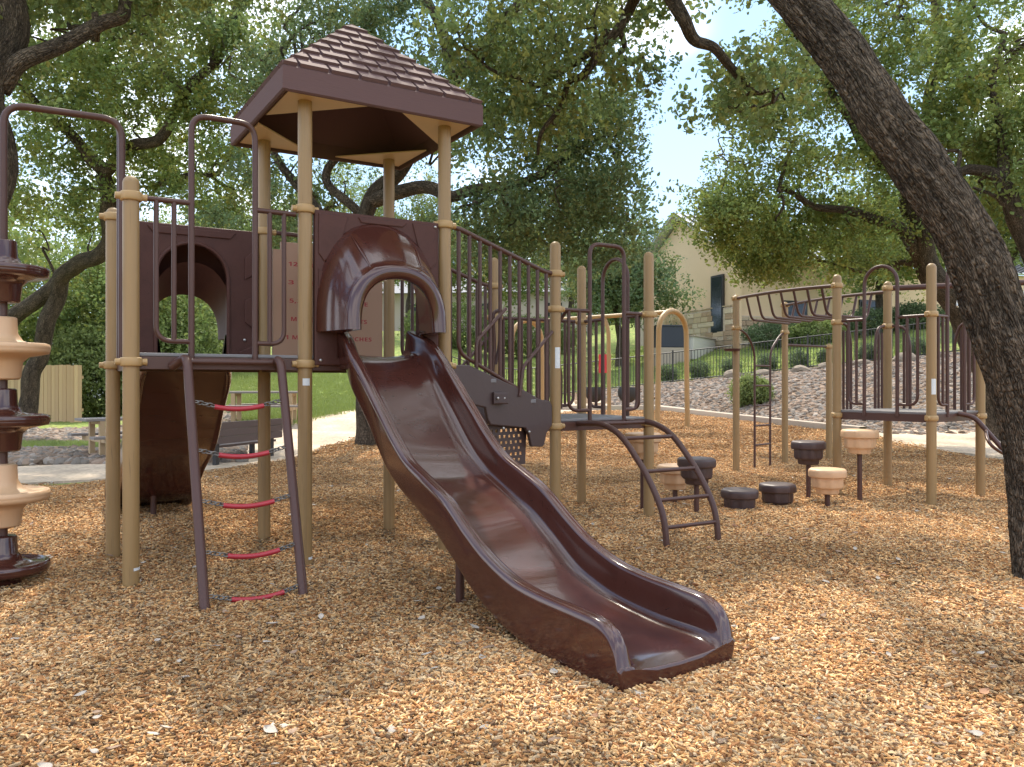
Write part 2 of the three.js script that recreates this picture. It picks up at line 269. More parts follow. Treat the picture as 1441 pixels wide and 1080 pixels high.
{ // river stones on the slope behind the kerb and beside the left path
  const stone = seed => { const g = new THREE.IcosahedronGeometry(1, 1), p = g.attributes.position; for (let i = 0; i < p.count; i++) { const x = p.getX(i), y = p.getY(i), z = p.getZ(i), n = 0.72 + 0.56 * noise3(x * 1.3 + seed, y * 1.3, z * 1.3 + seed * 2); p.setXYZ(i, x * n, y * n * 0.66, z * n * 0.82); } g.computeVertexNormals(); return g; };
  M.stone = std(0xffffff, 0.9, { specularIntensity: 0.3, bumpMap: fine, bumpScale: 0.004 });
  const r = mulberry(77), m4 = new THREE.Matrix4(), e = new THREE.Euler(), cc = new THREE.Color();
  const zones = [
    [5200, () => { const X = lerp(3.4, 17, r()), k = kerbD(X) + 0.15, f = fenceD(X) - 0.1; return [X, lerp(Math.max(k, X > 7.6 ? 16.8 : 0), f, Math.pow(r(), 0.9))]; }, 0.085],
    [1500, () => { const d = lerp(12, 14.4, r()); return [-d * lerp(0.33, 0.66, r()), d]; }, 0.1],
    [1300, () => { const d = lerp(16.2, 20.5, r()); return [-d * lerp(0.34, 0.66, r()), d]; }, 0.11],
  ];
  for (let k = 0; k < 3; k++) {
    const all = []; for (const [n, f, s] of zones) for (let i = 0; i < n; i++) all.push([...f(), s * (0.5 + 0.75 * r())]);
    const im = shade(new THREE.InstancedMesh(stone(k * 7.3 + 1), M.stone, all.length)); im.name = numbered('river_stones'); im.userData.kind = 'stuff'; im.userData.label = 'grey and tan river stones covering the beds behind the play area'; im.userData.category = 'stones';
    all.forEach(([X, d, s], i) => { e.set((r() - 0.5) * 0.9, r() * 6.3, (r() - 0.5) * 0.9); m4.compose(G(X, d, s * 0.25), new THREE.Quaternion().setFromEuler(e), V(s, s, s)); im.setMatrixAt(i, m4); const t = r(), b = 0.10 + 0.17 * r() * r() + 0.05 * r(); cc.setRGB(b * (t < 0.5 ? 1.3 : 1.12), b * (t < 0.5 ? 0.93 : 0.95), b * (t < 0.5 ? 0.68 : 0.8)); im.setColorAt(i, cc); });
    scene.add(im);
  }
  M.boulder = std(rgb(0.21, 0.165, 0.12), 0.9, { bumpMap: scuff, bumpScale: 0.03 });
  for (let i = 0; i < 9; i++) {
    const X = 7.6 + i * 1.1 + r() * 0.35, d = fenceD(X) - 0.5 - 0.7 * r(), b = shade(new THREE.Mesh(stone(50 + i * 3.1), M.boulder)); b.name = numbered('boulder');
    b.position.copy(G(X, d, 0.1)); const s = 0.2 + 0.14 * r(); b.scale.set(s * (1 + 0.5 * r()), s * (0.8 + 0.4 * r()), s); b.rotation.y = (r() - 0.5) * 0.7;
    tag(b, 'rough tan limestone boulder in the row just below the iron fence', 'boulder', 'boulders below the iron fence'); scene.add(b);
  }
  // grass blades on the mown lawns
  const q = mulberry(8), pos = []; for (let i = 0; i < 16; i++) { const a = q() * 6.3, x = (q() - 0.5) * 0.16, z = (q() - 0.5) * 0.16, h = 0.035 + 0.04 * q(), w = 0.006, l = (q() - 0.5) * 0.05; pos.push(x - Math.cos(a) * w, 0, z - Math.sin(a) * w, x + Math.cos(a) * w, 0, z + Math.sin(a) * w, x + l, h, z + l); }
  const g = new THREE.BufferGeometry(); g.setAttribute('position', new THREE.Float32BufferAttribute(pos, 3)); g.computeVertexNormals();
  const spots = []; while (spots.length < 16000) { const k = r(); let d, X; if (k < 0.15) { d = lerp(14.2, 16.4, r()); X = -d * lerp(0.36, 0.64, r()); } else if (k < 0.6) { d = lerp(16, 34, r()); X = d * lerp(-0.36, -0.1, r()); } else { d = lerp(28, 44, r()); X = d * lerp(-0.1, 0.5, r()); if (d < fenceD(X)) continue; } const c = ramp([[-16, 10.8], [-6, 12.3], [-5.4, 14], [-4.9, 18.5], [-3.4, 23], [-1, 26.6], [3, 29.8]], X); if (d < c && X < 3 && X > -5.5) continue; spots.push([X, d]); }
  const im = shade(new THREE.InstancedMesh(g, std(rgb(0.25, 0.30, 0.07), 0.8, { side: THREE.DoubleSide, transmission: 0.3, thickness: 0 }), spots.length)); im.name = 'grass'; im.userData.kind = 'stuff'; im.userData.label = 'short green lawn grass on the slopes behind the play area'; im.userData.category = 'grass';
  spots.forEach(([X, d], i) => { e.set(0, r() * 6.3, 0); const s = 0.9 + 0.9 * r(); m4.compose(G(X, d, 0), new THREE.Quaternion().setFromEuler(e), V(s * 1.3, s, s * 1.3)); im.setMatrixAt(i, m4); });
  scene.add(im);
}

// ---------------------------------------------------------------- pieces of the play structures
const domeGeo = h => { const r = 0.0455, p = [[0.0001, -0.25], [r, -0.25], [r, h - 0.045]]; for (let i = 1; i <= 6; i++) { const a = i / 6 * Math.PI / 2; p.push([r * Math.cos(a) + 0.0001, h - 0.045 + 0.045 * Math.sin(a)]); } return new THREE.LatheGeometry(p.map(q => new THREE.Vector2(...q)), 24); };
const plainPost = h => { const r = 0.0455; return new THREE.LatheGeometry([[0.0001, -0.25], [r, -0.25], [r, h], [0.0001, h]].map(q => new THREE.Vector2(...q)), 24); };
const clampGeo = (() => { const p = [[0.046, -0.026], [0.056, -0.026], [0.061, -0.018], [0.062, 0], [0.061, 0.018], [0.056, 0.026], [0.046, 0.026]]; const ring = new THREE.LatheGeometry(p.map(q => new THREE.Vector2(...q)), 24);
  const lug = s => { const g = new THREE.CylinderGeometry(0.019, 0.022, 0.03, 10); g.rotateZ(Math.PI / 2); g.translate(s * 0.07, 0, 0); return g; }; return join([ring, lug(1), lug(-1)]); })();
const boltGeo = (() => { const g = new THREE.SphereGeometry(0.011, 10, 6, 0, 6.3, 0, Math.PI / 2); g.rotateX(Math.PI / 2); return g; })();
function post(parent, x, z, h, clamps = [], dome = true, mat = M.tan, turn = 0) {
  const p = part('post', dome ? domeGeo(h) : plainPost(h), mat, parent); p.position.set(x, 0, z);
  for (const c of clamps) { const k = part('clamp', clampGeo, M.tanLight, p); k.position.y = c; k.rotation.y = turn; }
  return p;
}
function bolts(parent, list) { for (const [x, y, z, ry = 0] of list) { const b = part('bolt', boltGeo, M.bolt, parent); b.position.set(x, y, z); b.rotation.y = ry; } }
// a line of plan points: f(s) gives local (x, z) at s metres from the start
const line = (x0, z0, x1, z1) => { const l = Math.hypot(x1 - x0, z1 - z0); const f = (s, y, o = 0) => [x0 + (x1 - x0) * s / l + (z1 - z0) / l * o, y, z0 + (z1 - z0) * s / l - (x1 - x0) / l * o]; f.len = l; return f; };
// barrier of bars: a loop over an opening from a to b (height top), rails to both ends and bars under the rails
function barrier(parent, L, a, b, deck, railH, top, r = 0.0165, roundTop = false) {
  const hoop = roundTop ? [[...L(a, deck - 0.05)], ...Array.from({ length: 13 }, (_, i) => { const t = Math.PI - i / 12 * Math.PI, R = (b - a) / 2; return L((a + b) / 2 + R * Math.cos(t), top - R + R * Math.sin(t)); }), [...L(b, deck - 0.05)]] : [L(a, deck - 0.05), L(a, top), L(b, top), L(b, deck - 0.05)];
  part('entry_hoop', pipe(hoop, r * 1.1, roundTop ? 0.02 : 0.1, 12), M.metal, parent);
  for (const [p, q, dir] of [[0.06, a, 1], [L.len - 0.06, b, -1]]) {
    const w = Math.abs(q - p), low = deck + 0.07; if (w < 0.08) continue;
    const n = Math.max(0, Math.round(w / 0.1) - 2), first = p + dir * Math.min(0.075, w * 0.35);
    const rail = part('guard_rail', pipe([L(p, railH), L(q, railH)], r), M.metal, parent);
    part('guard_bar', pipe([L(first, railH), L(first, low), L(q, low)], r * 0.9, 0.09), M.metal, rail);
    for (let i = 1; i <= n; i++) { const s = lerp(first, q, i / (n + 1)); if (Math.abs(s - first) < 0.04) continue; part('guard_bar', pipe([L(s, railH), L(s, low)], r * 0.9), M.metal, rail); }
  }
}
function deckAt(parent, x0, x1, z0, z1, top, label) {
  const d = part('deck', box(x1 - x0, 0.02, z1 - z0, (x0 + x1) / 2, top - 0.01, (z0 + z1) / 2, 0, 0.004), M.deckTop, parent, label);
  for (const [w, dd, x, z] of [[x1 - x0, 0.02, (x0 + x1) / 2, z1 - 0.01], [x1 - x0, 0.02, (x0 + x1) / 2, z0 + 0.01], [0.02, z1 - z0 - 0.044, x0 + 0.01, (z0 + z1) / 2], [0.02, z1 - z0 - 0.044, x1 - 0.01, (z0 + z1) / 2]]) part('deck_edge', box(w, 0.075, dd, x, top - 0.0595, z, 0, 0.003), M.metal, d);
  return d;
}
// open slide: rail crest, bed and underside heights along its run
const RAIL = [[-0.02, 1.58], [0.18, 1.50], [0.3, 1.40], [0.5, 1.225], [0.7, 1.045], [0.85, 0.91], [1.0, 0.80], [1.2, 0.715], [1.4, 0.63], [1.6, 0.50], [1.75, 0.415], [1.95, 0.34], [2.12, 0.311], [2.4, 0.292], [2.51, 0.282], [2.57, 0.258], [2.605, 0.215], [2.625, 0.165], [2.63, 0.13]];
const BED = [[-0.02, 1.392], [0.14, 1.378], [0.3, 1.24], [0.5, 1.03], [0.73, 0.80], [0.9, 0.68], [1.0, 0.63], [1.16, 0.56], [1.35, 0.475], [1.51, 0.38], [1.71, 0.25], [1.86, 0.19], [2.02, 0.15], [2.3, 0.118], [2.55, 0.112], [2.63, 0.098]];
const UNDER = [[-0.02, 1.31], [0.14, 1.29], [0.3, 1.15], [0.52, 0.95], [0.72, 0.735], [0.88, 0.63], [1.04, 0.555], [1.24, 0.455], [1.42, 0.345], [1.62, 0.21], [1.81, 0.12], [2.01, 0.06], [2.2, 0.03], [2.38, 0.015], [2.63, 0.008]];
function slideGeo() {
  const n = 150, T = [...Array(n + 1).keys()].map(i => -0.02 + 2.65 * i / n), half = t => 0.328 - 0.05 * (1 - step(0, 0.3, t)) - 0.012 * step(1.8, 2.6, t);
  const section = t => { // closed loop, from the left foot round over the bed and back underneath
    const R = key(RAIL, t), B = Math.min(key(BED, t), R - 0.012), U = key(UNDER, t), w = half(t), hh = R - B, L = [];
    L.push([-w + 0.01, U], [-w - 0.002, U + 0.03], [-w - 0.012, lerp(U, R, 0.55)], [-w - 0.022, R - Math.min(0.045, hh * 0.4)], [-w - 0.02, R - 0.014], [-w - 0.006, R - 0.001], [-w + 0.01, R - 0.002], [-w + 0.018, R - 0.007], [-w + 0.026, R - 0.003], [-w + 0.04, R - 0.004], [-w + 0.052, R - Math.min(0.018, hh * 0.15)], [-w + 0.058, R - hh * 0.4], [-w + 0.066, B + hh * 0.25], [-w + 0.082, B + hh * 0.09], [-w + 0.115, B + 0.006], [-w + 0.17, B]);
    const m = L.map(([x, y]) => [-x, y]).reverse(); const out = [...L, [0, B - 0.004], ...m]; const ub = lerp(Math.max(B - 0.035, U + 0.004), U + 0.004, step(2.2, 2.45, t));
    out.push([w - 0.03, U + 0.005], [w - 0.05, ub], [0, ub - 0.002], [-w + 0.05, ub], [-w + 0.03, U + 0.005]); return out;
  };
  const m = section(0).length; T.push(2.636, 2.643, 2.648, 2.651); const n2 = T.length - 1;
  const nose = t => { const s = section(Math.min(t, 2.63)), e = clamp((t - 2.63) / 0.021), k = 0.014 * (1 - Math.sqrt(1 - e * e)); return k ? s.map(([x, y]) => [x - Math.sign(x) * Math.min(k, Math.abs(x)), y + (y > 0.055 ? -k : k)]) : s; };
  const side = gridGeo(n2, m, (a, b) => { const t = T[Math.round(a * n2)], s = nose(t)[Math.round(b * m) % m]; return [s[0], s[1], t > 2.63 ? 2.63 + (t - 2.63) * 0.5 : t, b * 1.6, t]; });
  const end = nose(T[n2]), zE = 2.63 + 0.0105; const pos = [], uv = []; const c = [0, 0.055, zE + 0.002];
  for (let i = 0; i < m; i++) { const p = end[i], q = end[(i + 1) % m]; pos.push(p[0], p[1], zE, q[0], q[1], zE, ...c); uv.push(0, 0, 0, 0, 0, 0); }
  const cap = new THREE.BufferGeometry(); cap.setAttribute('position', new THREE.Float32BufferAttribute(pos, 3)); cap.setAttribute('uv', new THREE.Float32BufferAttribute(uv, 2)); cap.computeVertexNormals();
  return join([side, cap]);
}
const SLIDE = slideGeo();
function hoodGeo() { // a bulging hood with an arched mouth; z runs outward from the panel
  const st = []; // [half width, apex, foot, z]
  for (let i = 0; i <= 10; i++) { const t = i / 10; st.push([lerp(0.437, 0.345, Math.pow(t, 0.9)), lerp(2.285, 1.975, Math.pow(t, 1.0)), 1.545, 0.31 * Math.pow(t, 0.9)]); }
  for (let i = 1; i <= 8; i++) { const a = i / 8 * Math.PI; st.push([0.345 - 0.05 * (1 - Math.cos(a)), 1.975 - 0.05 * (1 - Math.cos(a)), 1.545, 0.31 + 0.045 * Math.sin(a)]); }
  for (let i = 1; i <= 6; i++) { const t = i / 6; st.push([lerp(0.245, 0.29, t), lerp(1.875, 2.08, t), 1.545, 0.31 * (1 - t)]); }
  const N = 36, ns = st.length - 1;
  const surf = gridGeo(ns, N, (a, b) => { const [w, top, foot, z] = st[Math.round(a * ns)]; const ph = Math.PI * (1 - b), c = Math.cos(ph), s = Math.sin(ph); const x = w * Math.sign(c) * Math.pow(Math.abs(c), 0.9), crease = z > 0.02 && z < 0.33 && a < 0.5 ? 0.014 * (step(0.06, 0.1, Math.abs(b - 0.36) < 0.1 ? 0.1 - Math.abs(b - 0.36) : 0) + step(0.06, 0.1, Math.abs(b - 0.64) < 0.1 ? 0.1 - Math.abs(b - 0.64) : 0)) : 0;
    return [x * (1 + crease), foot + (top - foot) * Math.pow(s, 0.72) * (1 + crease) - 0.035 * (1 - s) * (z / 0.4) * 0, z, b * 1.5, a]; });
  const feet = [0, N].map(j => { const sgn = j ? 1 : -1, ring = st.map(s => [sgn * s[0], s[3]]); const pos = [], uv = []; const cx = ring.reduce((p, q) => p + q[0], 0) / ring.length, cz = 0.17; for (let i = 0; i < ring.length; i++) { const p = ring[i], q = ring[(i + 1) % ring.length]; pos.push(p[0], 1.545, p[1], q[0], 1.545, q[1], cx, 1.53, cz); uv.push(0, 0, 0, 0, 0, 0); } const g = new THREE.BufferGeometry(); g.setAttribute('position', new THREE.Float32BufferAttribute(pos, 3)); g.setAttribute('uv', new THREE.Float32BufferAttribute(uv, 2)); g.computeVertexNormals(); return g; });
  return join([surf, ...feet]);
}
const HOOD = hoodGeo();
function reliefs(parent, list, z, m, flip = 1) { for (const P of list) { const g = extrude(P, 0.016, 0.006); if (flip < 0) g.rotateY(Math.PI); g.translate(0, 0, z); part('relief', g, m, parent); } }

// ---------------------------------------------------------------- the large play structure
{
  const S = thing('play_structure', 'large brown and tan playground structure with shingled tower, wave slide and steps', 'playground', [-1.1645, 0, -5.9375], 31.4 * Math.PI / 180);
  const D = 1.39, XA = -1.52, DM = 0.915, X1 = 1.694, X2 = 2.694, Z1 = 0.141, Z2 = -0.859;
  // posts
  const pA = post(S, XA, 0.5, 2.41, [1.335, 2.29]); const pB = post(S, XA, -0.5, 2.41, [1.335, 2.345]);
  const T1 = post(S, -0.5, 0.5, 3.06, [1.335, 2.33], false), T2 = post(S, 0.5, 0.5, 3.06, [1.335, 2.33], false), T3 = post(S, -0.5, -0.5, 3.06, [1.335, 2.345], false), T4 = post(S, 0.5, -0.5, 3.06, [1.335, 2.33], false);
  const M1 = post(S, X1, Z1, 2.375, [DM - 0.055, 1.82, 2.11]), M3 = post(S, X2, Z1, 2.375, [DM - 0.055, 1.82]), M4 = post(S, X1, Z2, 2.375, [DM - 0.055, 1.82, 2.11]), M2 = post(S, X2, Z2, 2.375, [DM - 0.055, 1.82]);
  for (const [p, y] of [[pA, 0.14], [T1, 0.09]]) { const g = new THREE.CylinderGeometry(0.0464, 0.0464, 0.016, 20, 1, true, 0.2, 4.4); const t = part('tape_band', g, M.sticker, p); t.position.y = y; t.rotation.z = 0.05; }
  const st = (p, y, h) => { const g = new THREE.CylinderGeometry(0.0465, 0.0465, h, 10, 1, true, -0.62, 1.0); const s = part('sticker', g, M.sticker, p); s.position.y = y; };
  st(M1, 1.42, 0.17); st(T1, 1.22, 0.045);
  // decks
  deckAt(S, XA + 0.02, -0.507, -0.5, 0.5, D); deckAt(S, -0.493, 0.49, -0.5, 0.5, D); deckAt(S, X1, X2, Z2, Z1, DM, 'grey topped deck between the steps and the arched ladder');
  // roof: fascia, hollow underside, shingles, corner plates
  {
    const E = 0.70, y0 = 3.01, y1 = 3.16, top = 3.82;
    const ring = (a, b, c, d) => { const g = []; for (let k = 0; k < 4; k++) { const q = new THREE.BufferGeometry(); const P = [[-a, b, a], [a, b, a], [c, d, c], [-c, d, c]]; q.setAttribute('position', new THREE.Float32BufferAttribute([...P[0], ...P[1], ...P[2], ...P[0], ...P[2], ...P[3]], 3)); q.setAttribute('uv', new THREE.Float32BufferAttribute([0, 0, 1, 0, 1, 1, 0, 0, 1, 1, 0, 1], 2)); q.computeVertexNormals(); q.rotateY(k * Math.PI / 2); g.push(q); } return g; };
    const outer = [...ring(E - 0.012, y0 - 0.006, E, y0 + 0.004), ...ring(E, y0 + 0.004, E, y1 - 0.008), ...ring(E, y1 - 0.008, E - 0.01, y1), ...ring(E - 0.01, y1, 0.002, top)];
    const inner = [...ring(E - 0.012, y0 - 0.006, E - 0.03, y0 - 0.004), ...ring(E - 0.03, y0 - 0.004, E - 0.03, y1 - 0.04), ...ring(E - 0.03, y1 - 0.04, 0.002, top - 0.05)];
    const roof = part('roof', outer, M.roofBrown, S, 'square pyramid roof with rows of brown shingles'); part('roof_lining', inner, M.roofBrown, roof);
    const rows = 8, slope = Math.atan2(top - y1, E), len = Math.hypot(E, top - y1);
    for (let k = 0; k < 4; k++) for (let i = 0; i < rows; i++) {
      const a0 = i / rows * len, a1 = Math.min((i + 1.12) / rows * len, len * 0.995), hw = a => (E - 0.008) * (1 - a / len), W = 0.2, off = (i % 2) * W / 2;
      for (let x = -Math.ceil(hw(a0) / W) * W - off; x < hw(a0); x += W) {
        const l0 = Math.max(x + 0.011, -hw(a0)), r0 = Math.min(x + W - 0.011, hw(a0)), l1 = Math.max(x + 0.011, -hw(a1)), r1 = Math.min(x + W - 0.011, hw(a1));
        if (r0 - l0 < 0.015) continue; const mid = clamp((l0 + r0) / 2, -hw(a1), hw(a1)); const L1 = Math.min(l1, mid), R1 = Math.max(r1, mid);
        const t0 = 0.026, t1 = 0.006, P = [[l0, a0, 0], [r0, a0, 0], [R1, a1, 0], [L1, a1, 0], [l0, a0 + 0.003, t0], [r0, a0 + 0.003, t0], [R1, a1, t1], [L1, a1, t1]], pos = [];
        for (const f of [[4, 5, 6], [4, 6, 7], [0, 1, 5], [0, 5, 4], [1, 2, 6], [1, 6, 5], [3, 0, 4], [3, 4, 7]]) for (const v of f) pos.push(...P[v]);
        const g = new THREE.BufferGeometry(); g.setAttribute('position', new THREE.Float32BufferAttribute(pos, 3)); g.setAttribute('uv', new THREE.Float32BufferAttribute(new Float32Array(pos.length / 3 * 2), 2)); g.computeVertexNormals();
        g.rotateX(slope - Math.PI / 2); g.rotateX(0); g.translate(0, y1 + 0.001, E - 0.01); g.rotateY(k * Math.PI / 2); part('shingle', g, M.roofBrown, roof);
      }
    }
    for (let k = 0; k < 4; k++) { const g = extrude([[-0.645, -0.645], [-0.1, -0.645], [-0.645, -0.1]], 0.01, 0.002); g.rotateX(-Math.PI / 2); g.translate(0, y0 + 0.012, 0); g.rotateY(k * Math.PI / 2); part('corner_plate', g, M.gusset, roof); }
  }
  // front panel with hood and slide
  {
    const hole = arch(0, 0.285, 1.36, 2.1);
    const P = part('slide_panel', extrude([[-0.445, 1.325], [0.445, 1.325], [0.445, 2.335], [-0.445, 2.335]], 0.05, 0.012, [hole.map(([x, y]) => [x, y + 0.02])]).translate(0, 0, 0.475), M.plasticDull, S, 'moulded brown panel with a bulging arched hood over the slide');
    reliefs(P, [[[-0.42, 2.05], [-0.42, 2.31], [-0.22, 2.31], [-0.26, 2.16], [-0.38, 2.0]], [[-0.15, 2.31], [0.2, 2.31], [0.17, 2.275], [-0.13, 2.275]], [[0.42, 2.05], [0.38, 2.0], [0.28, 2.16], [0.24, 2.31], [0.42, 2.31]], [[-0.42, 1.56], [-0.42, 1.95], [-0.375, 1.93], [-0.375, 1.64]]], 0.518, M.plasticDull);
    const H = part('hood', HOOD, M.plastic, P); H.position.set(0, 0, 0.517);
    for (const b of [0.34, 0.66]) part('hood_ridge', sweep([...Array(9).keys()].map(i => { const t = 0.12 + 0.86 * i / 8, w = lerp(0.437, 0.345, Math.pow(t, 0.9)), top = lerp(2.285, 1.975, t), ph = Math.PI * (1 - b), c = Math.cos(ph), s = Math.sin(ph); return V(w * Math.sign(c) * Math.pow(Math.abs(c), 0.9), 1.545 + (top - 1.545) * Math.pow(s, 0.72), 0.31 * Math.pow(t, 0.9)); }), [...Array(9).keys()].map(i => 0.004 + 0.008 * Math.sin(Math.PI * i / 8)), 8), M.plastic, H);
    bolts(P, [[-0.405, 1.36, 0.524], [0.405, 1.36, 0.524], [0.41, 2.3, 0.536]]);
    const sl = part('slide', SLIDE, M.plastic, S, 'glossy dark brown wave slide'); sl.position.set(0, 0, 0.5); sl.rotation.y = 4.0 * Math.PI / 180; sl.scale.set(1, 1, 1.035);
    part('support_leg', pipe([[-0.12, -0.2, 1.2], [-0.12, 0.5, 1.2]], 0.024), M.metal, sl);
  }
  // rear panel with arch and the second slide
  {
    const cx = -1.01, hole = arch(0, 0.235, 1.40, 2.2);
    const P = part('tunnel_panel', extrude([[-0.465, 1.325], [0.465, 1.325], [0.465, 2.335], [-0.465, 2.335]], 0.05, 0.012, [hole]).translate(cx, 0, -0.525), M.plasticDull, S, 'dark brown moulded panel with an arched opening to the rear slide');
    const off = list => list.map(p => p.map(([x, y]) => [x + cx, y]));
    reliefs(P, off([[[-0.44, 2.02], [-0.44, 2.2], [-0.36, 2.13], [-0.36, 1.97]], [[-0.44, 1.6], [-0.44, 1.86], [-0.36, 1.82], [-0.36, 1.66]], [[0.44, 2.02], [0.36, 1.97], [0.36, 2.13], [0.44, 2.2]], [[0.44, 1.6], [0.36, 1.66], [0.36, 1.82], [0.44, 1.86]], [[-0.3, 2.31], [0.3, 2.31], [0.26, 2.26], [-0.26, 2.26]], [[-0.44, 1.38], [-0.44, 1.5], [-0.32, 1.44], [-0.32, 1.38]], [[0.44, 1.38], [0.32, 1.38], [0.32, 1.44], [0.44, 1.5]]]), -0.478, M.plasticDull);
    part('arch_rim', sweep(arch(cx, 0.245, 1.40, 2.21).map(([x, y]) => V(x, y, -0.472)), 0.014, 8), M.plasticDull, P);
    const H = part('hood', HOOD, M.plasticDull, P); H.position.set(cx, 0, -0.517); H.rotation.y = Math.PI;
    bolts(P, [[cx - 0.36, 1.53, -0.474], [cx + 0.36, 1.53, -0.474]]);
    const sl = part('slide', SLIDE, M.plastic, S, 'brown slide on the far side of the tower, seen from behind'); sl.position.set(cx, 0, -0.5); sl.rotation.y = Math.PI;
    part('support_leg', pipe([[0.02, -0.2, 1.75], [0.02, 0.3, 1.75]], 0.026), M.metal, sl);
  }
  // measure panel with its red lettering
  {
    const paint = (g, w, h) => { g.fillStyle = '#9c775d'; g.fillRect(0, 0, w, h); g.fillStyle = '#8f1019'; g.textAlign = 'center'; g.textBaseline = 'middle'; g.font = 'bold 50px sans-serif'; ['12 INCHES = 1 FOOT', '3 FEET = 1 YARD', '5,280 FEET = 1 MILE', 'METRIC EQUIVALENTS', '1 METER = 39.37 INCHES'].forEach((t, i) => { const m = g.measureText(t).width; g.save(); g.translate(w / 2, 190 + i * 162); g.scale([0.74, 0.74, 0.72, 0.70, 0.79][i] * w / Math.max(m, 1), 1); g.fillText(t, 0, 0); g.restore(); }); };
    const tex = canvasTexture(1024, 1024, paint); tex.wrapS = tex.wrapT = THREE.ClampToEdgeWrapping;
    const w = 0.88, y0 = 1.40, y1 = 2.28, c = 0.06;
    const shape = [[-w / 2, y0], [w / 2, y0], [w / 2, y1 - c], [w / 2 - c, y1 - c], [w / 2 - c, y1], [-w / 2 + c, y1], [-w / 2 + c, y1 - c], [-w / 2, y1 - c]];
    const g = extrude(shape, 0.03, 0.004), p = g.attributes.position, u = g.attributes.uv; for (let i = 0; i < p.count; i++) u.setXY(i, (p.getX(i) + w / 2) / w, (p.getY(i) - y0) / (y1 - y0)); g.translate(0, 0, -0.515);
    const P = part('measure_panel', g, std(0xffffff, 0.55, { map: tex }), S, 'tan panel with red lettering about feet, inches and metres');
    part('guard_rail', pipe([[-0.44, 2.345, -0.5], [0.44, 2.33, -0.5]], 0.0165), M.metal, S); bolts(P, [[-0.22, 2.25, -0.484], [0.22, 2.25, -0.484]]);
  }
  // bars at the rope ladder opening
  barrier(S, line(XA, 0.5, -0.5, 0.5), XA * -1 - 1.19 , 0.705, D, 2.29, 2.82);
  // left side: overhead hoop carrying the disc climber
  part('overhead_hoop', pipe([[XA, D - 0.06, 0.03], [XA, 2.86, 0.03], [-2.15, 2.86, 0.0], [-2.15, 2.2, 0.0]], 0.021, 0.12, 12), M.metal, S);
  part('overhead_hoop', pipe([[XA, D - 0.06, -0.07], [XA, 2.82, -0.05], [XA - 0.04, 2.86, 0.0]], 0.021, 0.06, 12), M.metal, S);
  part('climber_pole', pipe([[-2.15, -0.2, 0], [-2.15, 2.25, 0]], 0.022), M.metal, S);
  const discGeo = (() => { const p = [[0.024, 0.19], [0.062, 0.188], [0.07, 0.18], [0.075, 0.09], [0.1, 0.05], [0.15, 0.025], [0.222, 0.024], [0.24, 0.012], [0.243, -0.008], [0.235, -0.028], [0.2, -0.036], [0.13, -0.05], [0.1, -0.08], [0.09, -0.17], [0.08, -0.182], [0.024, -0.184]]; const g = new THREE.LatheGeometry(p.reverse().map(q => new THREE.Vector2(...q)), 40); return g; })();
  const dishGeo = (() => { const p = [[0.09, 0.06], [0.11, 0.03], [0.16, 0.014], [0.205, 0.02], [0.222, 0.034], [0.24, 0.028], [0.246, 0.004], [0.23, -0.02]]; return new THREE.LatheGeometry(p.reverse().map(q => new THREE.Vector2(...q)), 40); })();
  [[1.867, 0], [1.415, 1], [0.992, 0], [0.548, 1], [0.125, 0]].forEach(([y, t]) => { const d = part('climbing_disc', discGeo, t ? M.podTan : M.plastic, S, t ? 'tan flared climbing disc' : 'brown flared climbing disc'); d.position.set(-2.15, y, 0); part('disc_rim', dishGeo, t ? M.podTan : M.plastic, d); });
  // rope ladder
  {
    const L = part('rope_ladder', [pipe([[-1.30, D - 0.08, 0.5], [-1.24, D - 0.03, 0.56], [-1.24, D - 0.05, 0.66], [-1.252, -0.25, 1.33]], 0.027, 0.07, 14), pipe([[-0.66, D - 0.08, 0.5], [-0.70, D - 0.03, 0.56], [-0.70, D - 0.05, 0.66], [-0.735, -0.25, 1.33]], 0.027, 0.07, 14), pipe([[-1.25, D - 0.05, 0.565], [-0.69, D - 0.05, 0.565]], 0.018)], M.metal, S, 'leaning climber of brown rails with red sleeved chain rungs');
    const z = y => lerp(0.66, 1.33, (D - 0.05 - y) / (D + 0.2));
    for (const y of [1.10, 0.83, 0.56, 0.30, 0.085]) {
      const zz = z(y), a = -1.225, b = -0.725, sag = x => y - 0.045 * Math.sin(Math.PI * (x - a) / (b - a)) - 0.01 + 0.02;
      const P = []; for (let i = 0; i <= 12; i++) { const x = lerp(a + 0.115, b - 0.105, i / 12); P.push(V(x, sag(x) - 0.004, zz)); } part('rung', sweep(P, 0.0145, 10), M.red, L);
      for (const [x0, x1] of [[a, a + 0.125], [b - 0.115, b]]) { const links = []; for (let i = 0; i < 5; i++) { const x = lerp(x0, x1, (i + 0.5) / 5), t = new THREE.TorusGeometry(0.0115, 0.0036, 6, 12); t.scale(1.5, 1, 1); t.rotateX(i % 2 ? 0.5 : 0.5 + Math.PI / 2); t.translate(x, sag(x), zz); links.push(t); } part('chain', links, M.chain, L); }
    }
  }
